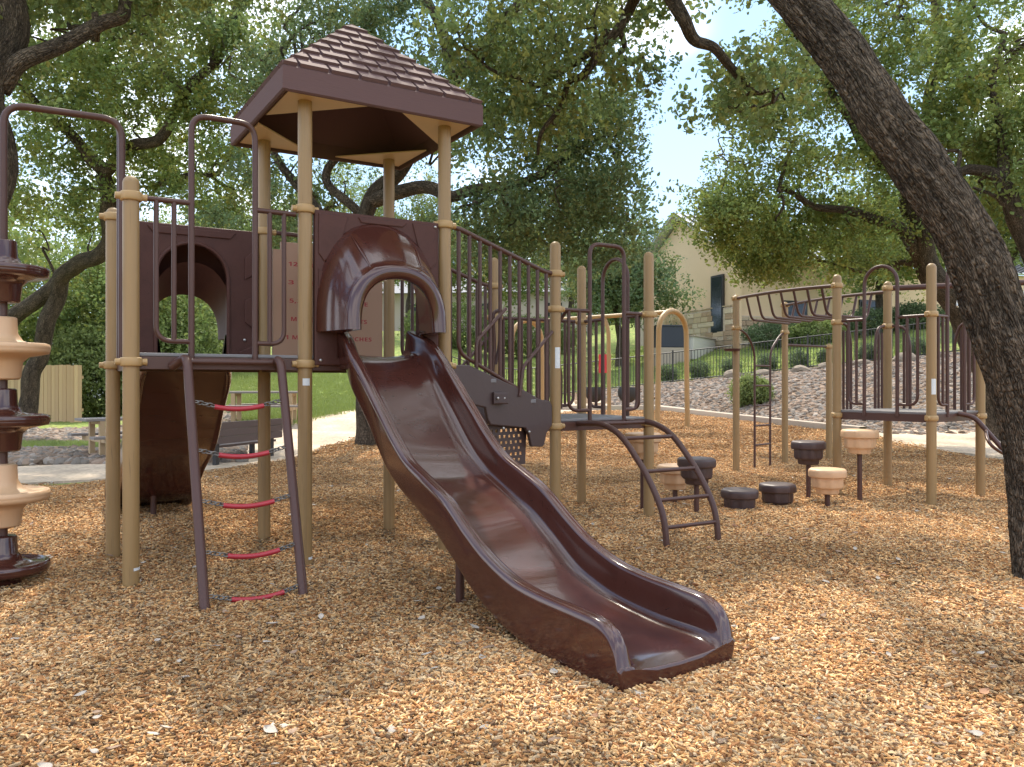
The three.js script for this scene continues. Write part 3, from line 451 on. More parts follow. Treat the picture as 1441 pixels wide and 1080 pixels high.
  // steps between the tower and the lower deck
  {
    const F = line(0.5, 0.5, X1, Z1), B = line(0.5, -0.5, X1, Z2);
    for (const [L, back] of [[F, false], [B, true]]) {
      const rail = part('stair_rail', pipe([L(0.06, 2.33), L(0.16, 2.32), L(1.1, 2.115), L(1.19, 2.11)], 0.019, 0.08), M.metal, S);
      const low = s => lerp(1.43, 1.045, clamp((s - 0.14) / 0.95));
      part('lower_rail', pipe([L(0.14, key([[0, 2.33], [1.2, 2.11]], 0.14)), L(0.14, low(0.14)), L(0.3, low(0.3)), L(1.05, low(1.05)), L(1.13, low(1.13)), L(1.13, 2.1)], 0.0155, 0.09), M.metal, rail);
      for (let i = 1; i < 9; i++) { const s = 0.14 + 0.99 * i / 9; part('stair_bar', pipe([L(s, lerp(2.32, 2.115, (s - 0.1) / 1.05)), L(s, low(s) + 0.005)], 0.0145), M.metal, rail); }
      if (!back) part('hand_loop', pipe([L(0.55, 1.2, 0.06), L(0.57, 1.5, 0.05), L(0.55, 1.75, 0.05), L(0.64, 1.78, 0.05), L(0.63, 1.5, 0.05), L(0.58, 1.36, 0.05)], 0.015, 0.06), M.metal, rail);
      part('hand_bar', pipe([L(0.3, 1.33, back ? 0.02 : -0.02), L(0.3, 1.52, back ? 0.02 : -0.02), L(0.62, 1.78, back ? 0.02 : -0.02)], 0.0145, 0.05), M.metal, rail);
      part('hand_bar', pipe([L(0.78, 1.11, back ? 0.02 : -0.02), L(0.82, 1.34, back ? 0.02 : -0.02), L(1.18, 1.63, back ? 0.02 : -0.02)], 0.0145, 0.05), M.metal, rail);
      const side = [[0.07, 1.342], [0.23, 1.345], [0.6, 1.228], [0.878, 1.143], [1.026, 1.085], [1.16, 1.066], [1.185, 1.03], [1.185, 0.87], [1.115, 0.808], [1.085, 0.72], [1.06, 0.7], [0.93, 0.712], [0.9, 0.80], [0.86, 0.86], [0.46, 0.90], [0.43, 0.94], [0.405, 1.03], [0.28, 1.054], [0.07, 1.02]];
      const g = extrude(side, 0.03, 0.008); g.rotateY(Math.atan2(-(L(1, 0)[2] - L(0, 0)[2]), L(1, 0)[0] - L(0, 0)[0])); g.translate(L(0, 0)[0], 0, L(0, 0)[2] - 0.015); const P = part('stringer', g, M.podBrown, S);
      part('mount_block', box(0.13, 0.09, 0.05, L(0.55, 0)[0], 1.1, L(0.55, 0)[2] + (back ? -0.03 : 0.035), 0, 0.01), M.podBrown, P); bolts(P, [[L(0.51, 0)[0], 1.1, L(0.51, 0)[2] + 0.06], [L(0.58, 0)[0], 1.1, L(0.58, 0)[2] + 0.06], [L(0.6, 0)[0], 0.87, L(0.6, 0)[2] + 0.022], [L(0.9, 0)[0], 0.83, L(0.9, 0)[2] + 0.022]]);
    }
    const dir = Math.atan2(0.359, 1.194);
    for (const [s, y] of [[0.34, 1.23], [0.8, 1.07]]) { const a = F(s, y), b = B(s, y); part('tread', box(0.34, 0.03, Math.hypot(a[0] - b[0], a[2] - b[2]) - 0.04, (a[0] + b[0]) / 2, y, (a[2] + b[2]) / 2, 0, 0.005), M.deckTop, S); }
    const holes = []; for (let i = 0; i < 8; i++) for (let j = 0; j < 6; j++) { const x = -0.23 + i * 0.056 + (j % 2) * 0.02, y = 0.03 + j * 0.047; holes.push([[x, y], [x + 0.03, y], [x + 0.03, y + 0.024], [x, y + 0.024]]); }
    const g = extrude([[-0.25, 0], [0.25, 0], [0.27, 0.33], [-0.25, 0.33]], 0.008, 0, holes); g.rotateY(dir); const a = F(0.66, 0); g.translate(a[0], 0.57, a[2] - 0.06); part('perforated_riser', g, M.podBrown, S);
  }
  // lower deck: hoops and bars on the front and the far side, arched ladder
  barrier(S, line(X1, Z1, X2, Z1), 0.352, 0.72, DM, 1.82, 2.39);
  barrier(S, line(X2, Z2, X2, Z1), 0.34, 0.71, DM, 1.82, 2.37, 0.0165, true);
  part('hand_loop', pipe([[X1 + 0.09, 1.0, Z1 - 0.05], [X1 + 0.1, 1.3, Z1 - 0.06], [X1 + 0.06, 1.4, Z1 - 0.06], [X1 + 0.06, 1.68, Z1 - 0.06], [X1 + 0.1, 1.76, Z1 - 0.05], [X1 + 0.12, 1.82, Z1]], 0.0145, 0.05), M.metal, S);
  { // far side of the lower deck
    const L = line(X1, Z2, X2, Z2), rail = part('guard_rail', pipe([L(0.06, 1.82), L(0.94, 1.82)], 0.0165), M.metal, S);
    part('lower_rail', pipe([L(0.1, 1.82), L(0.1, DM + 0.08), L(0.9, DM + 0.08), L(0.9, 1.82)], 0.015, 0.1), M.metal, rail);
    for (let i = 1; i < 8; i++) part('guard_bar', pipe([L(0.1 + 0.8 * i / 8, 1.82), L(0.1 + 0.8 * i / 8, DM + 0.08)], 0.0145), M.metal, rail);
  }
  {
    const prof = [[0.10, 0.875], [0.30, 0.885], [0.45, 0.885], [0.60, 0.85], [0.71, 0.797], [0.80, 0.73], [0.875, 0.66], [0.99, 0.546], [1.11, 0.39], [1.18, 0.266], [1.215, 0.12], [1.235, -0.25]];
    const rails = [1.925, 2.44].map(x => sweep(spline(prof.map(([z, y]) => V(x, y, z)), 60), 0.024, 12));
    const A = part('arch_ladder', rails, M.metal, S, 'brown arched ladder with four rungs leaning on the lower deck');
    for (const [z, y] of [[0.73, 0.785], [0.985, 0.552], [1.135, 0.355], [1.208, 0.165]]) part('rung', pipe([[1.925, y, z], [2.44, y, z]], 0.0155), M.metal, A);
    part('rung', pipe([[1.925, 0.885, 0.4], [2.44, 0.885, 0.4]], 0.0155), M.metal, A);
  }
}

// ---------------------------------------------------------------- the second play structure
{
  const S = thing('play_structure', 'smaller play structure with grey deck, overhead loop ladder and ring beam beside leaning oak', 'playground', [4.153, 0, -8.57], 36 * Math.PI / 180);
  const D = 0.93, h = 2.37;
  const inv = (X, d) => { const a = 36 * Math.PI / 180, x = X - 4.153, e = d - 8.57; return [x * Math.cos(a) + e * Math.sin(a), x * Math.sin(a) - e * Math.cos(a)]; };
  post(S, -0.5, -0.5, h, [D - 0.055, 1.86, 2.25]); const r3 = post(S, -0.5, 0.5, h, [D - 0.055, 1.88]); post(S, 0.5, -0.5, h, [D - 0.055, 1.86, 2.29]); post(S, 0.5, 0.5, h, [D - 0.055, 1.88]);
  const s3 = part('sticker', new THREE.CylinderGeometry(0.0466, 0.0466, 0.15, 10, 1, true, -1.1, 1.0), M.sticker, r3); s3.position.y = 1.18;
  deckAt(S, -0.5, 0.5, -0.5, 0.5, D);
  barrier(S, line(-0.5, -0.5, -0.5, 0.5), 0.31, 0.66, D, 1.87, 2.40, 0.0165, true);
  barrier(S, line(-0.5, 0.5, 0.5, 0.5), 0.31, 0.66, D, 1.87, 2.40, 0.0165, true);
  for (const [L] of [[line(-0.5, -0.5, 0.5, -0.5)], [line(0.5, -0.5, 0.5, 0.5)]]) {
    const rail = part('guard_rail', pipe([L(0.06, 1.86), L(0.2, 1.84), L(0.26, 1.66), L(0.26, D)], 0.0165, 0.12), M.metal, S); part('guard_bar', pipe([L(0.94, 1.86), L(0.8, 1.84), L(0.74, 1.66), L(0.74, D)], 0.0165, 0.12), M.metal, rail); for (const s of [0.12, 0.19, 0.81, 0.88]) part('guard_bar', pipe([L(s, 1.78), L(s, D)], 0.0145), M.metal, rail);
  }
  // overhead loop ladder to its two far posts
  const Q1 = inv(3.03, 11.04), Q2 = inv(4.01, 12.0), Q3 = inv(4.91, 12.65);
  post(S, ...Q1, 2.41, [1.96, 2.36]); post(S, ...Q2, 2.41, [1.96, 2.36]); post(S, ...Q3, 1.83, [1.78]);
  const a0 = V(-0.5, 2.25, -0.5), a1 = V(Q1[0], 2.36, Q1[1]), b0 = V(0.5, 2.25, -0.5), b1 = V(Q2[0], 2.36, Q2[1]);
  const run = (a, b) => t => { const p = a.clone().lerp(b, t); p.y += 0.02 * Math.sin(Math.PI * t); return p; }, ra = run(a0, a1), rb = run(b0, b1);
  const ladder = part('overhead_ladder', [ra, rb].map(f => sweep([...Array(17).keys()].map(i => f(i / 16)), 0.02, 10)), M.metal, S, 'overhead ladder of two arched rails with hanging loop rungs');
  for (let i = 1; i <= 7; i++) { const t = i / 8, p = ra(t), q = rb(t), n = ra(t + 0.05).sub(p); const lo = (u) => { const w = p.clone().lerp(q, u); w.y -= 0.3; return w; }; part('loop_rung', sweep(rounded([p, lo(0.1), lo(0.9), q], 0.09), 0.0155, 10), M.metal, ladder); }
  { // vertical ladder under the far end
    const c = u => V(lerp(Q1[0], Q2[0], u), 0, lerp(Q1[1], Q2[1], u)), p = (u, y) => { const w = c(u); return [w.x, y, w.z]; };
    const L = part('vertical_ladder', [pipe([p(0.02, 1.96), p(0.2, 1.9), p(0.36, 1.68), p(0.36, -0.2)], 0.016, 0.15), pipe([p(0.98, 1.96), p(0.88, 1.9), p(0.68, 1.68), p(0.68, -0.2)], 0.016, 0.15)], M.metal, S); for (const y of [0.35, 0.62, 0.9, 1.18, 1.46]) part('rung', pipe([p(0.36, y), p(0.68, y)], 0.0135), M.metal, L);
    part('turning_bar', pipe([[Q2[0], 1.78, Q2[1]], [Q3[0], 1.78, Q3[1]]], 0.018), M.metal, S);
    const tray = part('tray', new THREE.CylinderGeometry(0.11, 0.1, 0.03, 20), M.plasticDull, S); tray.position.set(Q1[0] - 0.12, 1.66, Q1[1] + 0.03);
  }
  // ring beam running off to the right
  const e = inv(8.6, 7.35), beam = part('ring_beam', pipe([[0.5, 2.29, -0.5], [e[0], 2.29, e[1]]], 0.032, 0.06, 12), M.metal, S); post(S, ...e, h, [2.29]);
  for (let i = 0; i < 6; i++) { const t = 0.15 + i * 0.13, x = lerp(0.5, e[0], t), z = lerp(-0.5, e[1], t), dx = 0.085, R = [[x, 2.27, z], [x, 2.2, z]]; part('ring_handle', [pipe(R, 0.008), pipe([[x, 2.2, z], [x - dx, 2.05, z + dx * 0.2], [x + dx, 2.05, z - dx * 0.2], [x, 2.2, z]], 0.0095, 0.03)], M.bolt, beam); }
  // loop climber leaning on the front edge
  const sp = part('loop_climber', pipe([[0.02, D - 0.02, 0.5], [0.1, D - 0.05, 0.62], [0.22, -0.2, 1.5]], 0.024, 0.1, 12), M.metal, S, 'slanted pole with curled foot loops');
  for (const [t, s] of [[0.12, -1], [0.45, 1], [0.5, -1], [0.78, -1]]) { const x = lerp(0.1, 0.22, t), y = lerp(D - 0.05, -0.2, t), z = lerp(0.62, 1.5, t); part('foot_loop', sweep([...Array(13).keys()].map(i => { const a = i / 12 * Math.PI; return V(x + s * 0.24 * Math.sin(a), y - 0.22 * i / 12, z + 0.16 * (i / 12) + 0.06 * Math.sin(a)); }), 0.016, 8), M.metal, sp); }
}

// ---------------------------------------------------------------- stepping pods
{
  const oct = (r, w, n = 48) => [...Array(n).keys()].map(i => { const a = i / n * 6.2832; return [a, r * (1 + w * Math.cos(a * 8))]; });
  const loft = prof => { const N = 48, m = prof.length - 1; return gridGeo(m, N, (a, b) => { const [r, y, w] = prof[Math.round(a * m)], t = b * 6.2832; const k = r * (1 + w * Math.cos(t * 8)); return [k * Math.cos(t), y, k * Math.sin(t), b, y]; }); };
  const cap = loft([[0.0001, 0, 0], [0.12, 0, 0], [0.155, -0.004, 0.02], [0.17, -0.014, 0.025], [0.174, -0.03, 0.025], [0.174, -0.075, 0.025], [0.165, -0.085, 0.025], [0.14, -0.086, 0.02]]);
  const cup = loft([[0.143, -0.08, 0.05], [0.14, -0.17, 0.06], [0.125, -0.19, 0.06], [0.108, -0.195, 0.03], [0.104, -0.235, 0.02], [0.095, -0.243, 0.02], [0.0001, -0.244, 0]]);
  const list = [ // X, d, top, tan?, label
    [2.155, 7.73, 0.215, 0, 'low dark brown stepping pod standing straight on the chips, next to the arched ladder'],
    [2.60, 8.0, 0.235, 0, 'low dark brown stepping pod between two other brown pods'],
    [3.06, 8.43, 0.62, 0, 'dark brown stepping pod raised on a pole behind the lower tan pod'],
    [3.465, 8.14, 0.755, 1, 'tallest tan stepping pod on a thin pole, beside the small deck'],
    [3.02, 7.82, 0.40, 1, 'tan stepping pod on a short pole in front of the raised brown pod'],
    [1.685, 7.46, 0.535, 0, 'dark brown stepping pod on a pole behind the arched ladder rungs'],
    [1.615, 8.09, 0.41, 1, 'tan stepping pod half hidden behind a raised brown pod'],
    [1.225, 7.65, 0.75, 1, 'tall tan stepping pod behind the corner post of the lower deck'],
  ];
  list.forEach(([X, d, top, tan, label], i) => { const g = thing('stepping_pod', label, 'stepping pod', [X, 0, -d], i * 0.37, 'stepping pods'); const m = tan ? M.podTan : M.podBrown; const c = part('cap', cap, m, g); c.position.y = top; const u = part('cup', cup, m, g); u.position.y = top; part('pole', pipe([[0, -0.2, 0], [0, top - 0.2, 0]], 0.024), M.metal, g); });
}

// ---------------------------------------------------------------- things behind the play area
{ // swing frame: two arched ends, a beam, a middle leg, two seats
  const a = at(947, 438, 18.8), b = at(742, 452, 21.8), H = 2.88, base = p => land(p[0], p[2]);
  const S = thing('swing_set', 'tan arched swing frame standing beyond the lower deck', 'swing set', [a[0], 0, -a[2]]);
  const loc = (X, y, d) => [X - a[0], y, -(d - a[2])];
  const n = (() => { const dx = b[0] - a[0], dd = b[2] - a[2], l = Math.hypot(dx, dd); return [-dd / l, dx / l]; })();
  for (const p of [a, b]) { const P = []; P.push(V(...loc(p[0] - n[0] * 0.66, -0.2, p[2] - n[1] * 0.66))); for (let i = 0; i <= 16; i++) { const t = Math.PI - i / 16 * Math.PI, c = 0.6 * Math.cos(t); P.push(V(...loc(p[0] + n[0] * c, H - 0.5 + 0.5 * Math.sin(t) + 0, p[2] + n[1] * c))); } P.push(V(...loc(p[0] + n[0] * 0.66, -0.2, p[2] + n[1] * 0.66))); part('arch_leg', sweep(P, 0.06, 12), M.tanLight, S); }
  const beam = part('beam', pipe([loc(a[0], H - 0.02, a[2]), loc(b[0], H - 0.02, b[2])], 0.05, 0.06, 12), M.tanLight, S);
  const mid = at(850, 450, 20.1); part('middle_leg', pipe([loc(mid[0], H - 0.02, mid[2]), loc(mid[0] + 0.1, H - 0.35, mid[2] - 0.1), loc(mid[0] + 0.12, -0.1, mid[2] - 0.12)], 0.05, 0.3, 12), M.tanLight, S);
  [[0.28, 'black swing seat nearer the front arch'], [0.5, 'black swing seat in the middle of the frame']].forEach(([t, label]) => {
    const X = lerp(a[0], b[0], t), d = lerp(a[2], b[2], t); const g = new THREE.SphereGeometry(0.24, 16, 10, 0, 6.3, Math.PI * 0.35, Math.PI * 0.65); g.scale(1, 1.1, 0.8); const s = part('bucket_seat', g, std(rgb(0.03, 0.028, 0.027), 0.7, { side: THREE.DoubleSide }), S, label); s.position.set(...loc(X, 1.0, d));
    for (const k of [-0.2, 0.2]) part('chain', pipe([[k, 0.1, 0], [k * 0.9, H - 1.04, 0]], 0.008, 0.01, 6), M.chain, s);
  });
}
{ // red notice
  const p = at(851, 512, 24), S = thing('notice_sign', 'small red notice board on a thin post by the iron fence', 'sign', [p[0], land(p[0], 24), -24]); const y = p[1] - land(p[0], 24);
  part('board', box(0.36, 0.55, 0.02, 0, y, 0.04, 0, 0.004), std(rgb(0.5, 0.03, 0.035), 0.5), S); part('post', pipe([[0, -0.1, 0], [0, y + 0.3, 0]], 0.025), M.iron, S);
}
{ // iron fence following the slope
  const x0 = -3.2, x1 = 17.5, S = thing('iron_fence', 'black iron picket fence climbing the slope behind the stone bed', 'fence', [x0, 0, -fenceD(x0)]);
  const q = (X, up) => { const d = fenceD(X); return [X - x0, land(X, d) + up, -(d - fenceD(x0))]; };
  const pick = box(0.018, 1.08, 0.018, 0, 0.62, 0), pst = box(0.055, 1.3, 0.055, 0, 0.6, 0), n = 9;
  for (let i = 0; i <= n; i++) { const p = part('post', pst, M.iron, S); p.position.set(...q(lerp(x0, x1, i / n), 0)); }
  for (let i = 0; i < n; i++) for (const y of [0.1, 1.17]) part('rail', pipe([q(lerp(x0, x1, i / n), y), q(lerp(x0, x1, (i + 0.5) / n), y), q(lerp(x0, x1, (i + 1) / n), y)], 0.02, 0.05, 6), M.iron, S);
  for (let i = 0; i < 190; i++) { const p = part('picket', pick, M.iron, S); p.position.set(...q(lerp(x0, x1, (i + 0.5) / 190), 0)); }
}
{ // board fence on the left
  const d = 25, a = at(-60, 560, d + 1.5), b = at(115, 560, d), S = thing('board_fence', 'plain tan wooden board fence at the edge of the left trees', 'fence', [a[0], 0, -(d + 1.5)]);
  const l = Math.hypot(b[0] - a[0], 1.5), n = 34, r = mulberry(3), tones = [0, 1, 2].map(i => std(rgb(0.52 - i * 0.05, 0.35 - i * 0.04, 0.18 - i * 0.02), 0.85, { bumpMap: fine, bumpScale: 0.003 })); S.rotation.y = -Math.atan2(1.5, b[0] - a[0]);
  const g = box(l / n - 0.012, 1.75, 0.02, 0, 0.9, 0);
  for (let i = 0; i < n; i++) { const p = part('board', g, tones[Math.floor(r() * 3)], S); p.position.set((i + 0.5) * l / n, (r() - 0.5) * 0.03, (i % 2) * 0.006); }
  for (const y of [0.4, 1.4]) part('rail', box(l, 0.09, 0.04, l / 2, y, -0.036), tones[1], S);
}
// picnic tables and bench
const wood = std(rgb(0.20, 0.17, 0.15), 0.75, { bumpMap: fine, bumpScale: 0.002 }), woodTan = std(rgb(0.42, 0.29, 0.16), 0.8), woodBrown = std(rgb(0.11, 0.075, 0.065), 0.7, { bumpMap: fine, bumpScale: 0.002 });
function picnic(X, d, turn, label, k = 1) {
  const S = thing('picnic_table', label, 'picnic table', [X, land(X, d), -d], turn, 'picnic tables'); S.scale.setScalar(k);
  for (let i = 0; i < 4; i++) part('top_plank', box(1.8, 0.045, 0.17, 0, 0.74, -0.27 + i * 0.18, 0, 0.005), wood, S);
  for (const s of [-1, 1]) { part('bench_plank', box(1.8, 0.045, 0.26, 0, 0.44, s * 0.68, 0, 0.005), wood, S); }
  for (const x of [-0.62, 0.62]) { part('cross_beam', box(0.07, 0.08, 1.6, x, 0.375, 0), woodTan, S); part('leg', box(0.09, 0.9, 0.09, x, 0.27, -0.3), woodTan, S); part('leg', box(0.09, 0.9, 0.09, x, 0.27, 0.3), woodTan, S); part('top_beam', box(0.07, 0.06, 0.7, x, 0.686, 0), woodTan, S); }
}
{ const p = at(186, 600, 13.2); picnic(p[0], 13.2, 0.75, 'dark topped picnic table standing on the stones before the board fence', 0.86); const q = at(372, 580, 18.5); picnic(q[0], 18.5, 0.12, 'picnic table on the lawn behind the park bench'); }
{
  const a = [-4.18, 11.55], b = [-3.72, 12.95], X = (a[0] + b[0]) / 2 - 0.1, d = (a[1] + b[1]) / 2, S = thing('park_bench', 'dark brown park bench facing the stones beside the concrete path', 'bench', [X, 0, -d], Math.atan2(b[1] - a[1], b[0] - a[0]));
  for (const y of [0.40, 0.503, 0.606]) part('back_slat', box(1.75, 0.1, 0.035, 0, y, 0.1, 0, 0.005), woodBrown, S); for (const z of [-0.06, -0.2, -0.34]) part('seat_slat', box(1.75, 0.035, 0.12, 0, 0.3, z, 0, 0.004), woodBrown, S);
  for (const x of [-0.66, 0.66]) { part('leg', box(0.07, 0.8, 0.06, x, 0.2, 0.05), M.iron, S); part('leg', box(0.07, 0.4, 0.06, x, 0.08, -0.3), M.iron, S); }
}
// clubhouse behind the lawn
{
  const c = at(1034, 490, 38), S = thing('clubhouse', 'tan stucco building with stone base and grey seamed metal roof', 'building', [c[0], 2.7, -38], 20 * Math.PI / 180);
  const stucco = std(rgb(0.66, 0.48, 0.30), 0.95, { specularIntensity: 0.3, bumpMap: scuff, bumpScale: 0.02 }), roofM = std(rgb(0.42, 0.45, 0.48), 0.35, { metalness: 0.6 }), glass = std(rgb(0.02, 0.025, 0.03), 0.08), trim = std(rgb(0.5, 0.4, 0.3), 0.8);
  const w = 9, E = 4.6, A = 7.1;                     // gable width, eave and apex heights
  const gable = extrude([[0, -1], [w, -1], [w, E], [w / 2, A], [0, E]], 0.4, 0); gable.rotateY(Math.PI / 2); part('gable_wall', gable, stucco, S);
  part('front_wall', box(30, 5.6, 0.3, 15.45, 1.6, -0.4), stucco, S);
  for (const [s, len, x0] of [[1, 12, -0.6], [-1, 12, -0.6]]) { const sl = Math.hypot(w / 2 + 0.6, (A - E) * (w / 2 + 0.6) / (w / 2)); const ang = Math.atan2(A - E, w / 2); const f = g => { g.translate(0, 0, sl / 2); g.rotateX(ang); g.translate(0, A + 0.12, 0); if (s < 0) g.rotateY(Math.PI), g.translate(0, 0, 0); g.translate(s > 0 ? x0 + len / 2 : x0 + len / 2, 0, -w / 2); return g; };
    const r = part('roof', f(box(len, 0.1, sl)), roofM, S); for (let i = 0; i <= 24; i++) part('roof_seam', f(box(0.05, 0.07, sl, -len / 2 + 0.03 + i * (len - 0.06) / 24, 0.08, 0)), M.iron, r); }
  { const r = part('roof', (() => { const g = box(20, 0.1, 6.4); g.rotateX(0.38); g.translate(21.6, 5.6, -2.9); return g; })(), roofM, S); for (let i = 0; i <= 36; i++) part('roof_seam', (() => { const g = box(0.05, 0.07, 6.4, -9.9 + i * 0.55, 0.08, 0); g.rotateX(0.38); g.translate(21.6, 5.6, -2.9); return g; })(), M.iron, r); }
  const r = mulberry(21), tones = [[0.5, 0.38, 0.24], [0.42, 0.32, 0.21], [0.56, 0.45, 0.31], [0.38, 0.26, 0.16]].map(t => std(rgb(...t), 0.9, { bumpMap: fine, bumpScale: 0.01 }));
  const stones = (parent, len, y0, y1, put, skip) => { for (let y = y0; y < y1 - 0.05;) { const h = 0.17 + 0.12 * r(); for (let x = 0; x < len - 0.1;) { const l = Math.min(0.3 + 0.45 * r(), len - x); if (!skip || !skip(x + l / 2, y + h / 2)) { const g = box(l - 0.03, Math.min(h, y1 - y) - 0.03, 0.12, x + l / 2, y + h / 2, (r() - 0.5) * 0.04, 0); put(g); part('stone', g, tones[Math.floor(r() * 4)], parent); } x += l; } y += h; } };
  const base = part('stone_base', box(0.12, 2.1, w - 0.2, -0.06, 1.05, -w / 2), trim, S); stones(base, 6.2, 0.1, 2.1, g => { g.rotateY(Math.PI / 2); g.translate(-0.1, 0, 0); }, (x, y) => x > 0.75 && x < 1.75 && y > 0.9);
  const base2 = part('stone_base', box(9, 1.7, 0.1, 4.6, 0.85, -0.2), trim, S); stones(base2, 9, 0.1, 1.7, g => g.translate(0.2, 0, -0.13), (x) => (x > 3 && x < 4.2));
  for (const [z, y0, y1, ww] of [[-1.25, 0.95, 3.6, 0.8]]) { const f = part('window', box(0.1, y1 - y0 + 0.2, ww + 0.2, -0.09, (y0 + y1) / 2, z), M.iron, S); part('pane', box(0.05, y1 - y0, ww, -0.13, (y0 + y1) / 2, z), glass, f); }
  for (const [x, y0, y1, ww] of [[3.6, 0.4, 2.4, 1.2], [8.4, 0.8, 2.6, 1.6], [14, 0.8, 2.6, 1.8], [20, 0.8, 2.6, 1.8]]) { const f = part('window', box(ww + 0.2, y1 - y0 + 0.2, 0.1, x, (y0 + y1) / 2, -0.22), M.iron, S); part('pane', box(ww, y1 - y0, 0.05, x, (y0 + y1) / 2, -0.15), glass, f); }
  const low = at(1000, 475, 37.2), L = thing('low_wall', 'low pale plastered wall in front of the stone base', 'wall', [low[0], 2.5, -38.2], 60 * Math.PI / 180); part('wall', box(4.4, 1.0, 0.25, 0, 0.3, 0, 0, 0.01), std(rgb(0.5, 0.47, 0.4), 0.95), L); part('coping', box(4.5, 0.06, 0.34, 0, 0.832, 0, 0, 0.01), M.concrete, L);
}
{ const p = at(942, 474, 36.5), S = thing('planter_box', 'large dark blue planter box with dry grasses below the building', 'planter', [p[0], land(p[0], 36.5), -36.5], 0.15); const y = 1.21 + (540 - 490) / 1150 * 36.5 - land(p[0], 36.5); part('plinth', box(1.5, Math.max(y, 0.1) + 0.2, 1.1, 0, y / 2 - 0.1, 0), M.concrete, S); part('bin', box(1.3, 0.98, 1.0, 0, y + 0.5, 0, 0, 0.03), M.navy, S); part('rim', box(1.36, 0.07, 1.06, 0, y + 0.96, 0, 0, 0.015), M.navy, S);
  const r = mulberry(4), gs = []; for (let i = 0; i < 60; i++) { const x = (r() - 0.5) * 1.1, z = (r() - 0.5) * 0.8, h = 0.35 + 0.4 * r(), l = (r() - 0.5) * 0.5; gs.push(sweep([V(x, y + 0.9, z), V(x + l * 0.4, y + 0.95 + h * 0.7, z), V(x + l, y + 0.95 + h, z)], [0.012, 0.01, 0.003], 4)); } part('dry_grass', gs, std(rgb(0.42, 0.31, 0.15), 0.9), S); }
for (const [px, py, d, w, hh, label, tone] of [[100, 470, 62, 13, 3.4, 'grey roofed house far beyond the board fence', [0.5, 0.48, 0.46]], [690, 480, 66, 16, 3.2, 'pale house far beyond the central lawn', [0.52, 0.43, 0.38]]]) {
  const p = at(px, py, d), y0 = land(p[0], d), S = thing('house', label, 'house', [p[0], y0, -d], px < 300 ? 0.3 : -0.1); part('wall', box(w, hh + 1, 8, 0, hh / 2 - 0.5, 0), std(rgb(...tone), 0.95), S);
  const g = extrude([[-4.6, 0], [4.6, 0], [0, 2.6]], w + 1, 0); g.rotateY(Math.PI / 2); g.translate(-(w + 1) / 2, hh + 0.003, 0); part('roof', g, std(rgb(0.22, 0.22, 0.24), 0.8), S); for (const x of [-w / 3, 0, w / 3]) part('window', box(1.2, 1.3, 0.1, x, hh * 0.55, 4.02), std(rgb(0.03, 0.035, 0.04), 0.1), S);
}

// ---------------------------------------------------------------- trees
const barkMap = noiseTexture(512, (u, v) => { const w = tile(u, v, 3, 4, 3), a = tile(u + 0.04 * (w - 0.5), v * 1, 22, 1, 3), b = tile(u, v, 60, 7, 2), c = tile(u, v, 5, 12, 3); const rdg = Math.pow(Math.abs(a - 0.5) * 2, 0.5); const k = 0.21 + 0.30 * rdg + 0.18 * (b - 0.5) + 0.2 * (c - 0.5); return [k * 1.05, k * 0.92, k * 0.78]; }, true);
const barkBump = noiseTexture(512, (u, v) => { const a = tile(u, v, 22, 1, 3), b = tile(u, v, 60, 7, 2), k = Math.pow(Math.abs(a - 0.5) * 2, 0.5) * 0.8 + 0.2 * b; return [k, k, k]; });
barkMap.repeat.set(3.2, 1.0); barkBump.repeat.set(3.2, 1.0);
M.bark = std(0xffffff, 0.95, { specularIntensity: 0.25, map: barkMap, bumpMap: barkBump, bumpScale: 0.05 });
const sprig = (seed, n = 17, L = 0.063) => { // a twig with leaves, about a hand long
  const r = mulberry(seed), pos = [];
  const tri = (a, b, c) => pos.push(a.x, a.y, a.z, b.x, b.y, b.z, c.x, c.y, c.z);
  for (let i = 0; i < n; i++) {
    const t = (i + r()) / n, o = V((r() - 0.5) * 0.2, (t - 0.5) * 0.3, (r() - 0.5) * 0.2), l = L * (0.7 + 0.7 * r()), w = l * (0.24 + 0.08 * r());
    const q = new THREE.Quaternion().setFromEuler(new THREE.Euler((r() - 0.5) * 2.2, r() * 6.3, (r() - 0.5) * 2.2)); const p = (x, y, z) => V(x, y, z).applyQuaternion(q).add(o);
    const A = p(-l * 0.5, 0, 0), B = p(-l * 0.15, w * 0.25, w), C = p(l * 0.2, w * 0.25, w * 0.9), D = p(l * 0.55, -0.004, 0), E = p(l * 0.2, w * 0.25, -w * 0.9), F = p(-l * 0.15, w * 0.25, -w), m = p(0, 0, 0);
    tri(A, B, m); tri(B, C, m); tri(C, D, m); tri(D, E, m); tri(E, F, m); tri(F, A, m);
  }
  const g = new THREE.BufferGeometry(); g.setAttribute('position', new THREE.Float32BufferAttribute(pos, 3)); g.computeVertexNormals(); return g;
};
const SPRIGS = [sprig(1), sprig(2), sprig(3)];
const leafMat = (c) => std(c, 0.8, { specularIntensity: 0.3, side: THREE.DoubleSide, transmission: 0.5, thickness: 0 });
const LEAF = [leafMat(rgb(0.18, 0.225, 0.085)), leafMat(rgb(0.215, 0.265, 0.085)), leafMat(rgb(0.158, 0.21, 0.098))];
let sprigCount = 0;
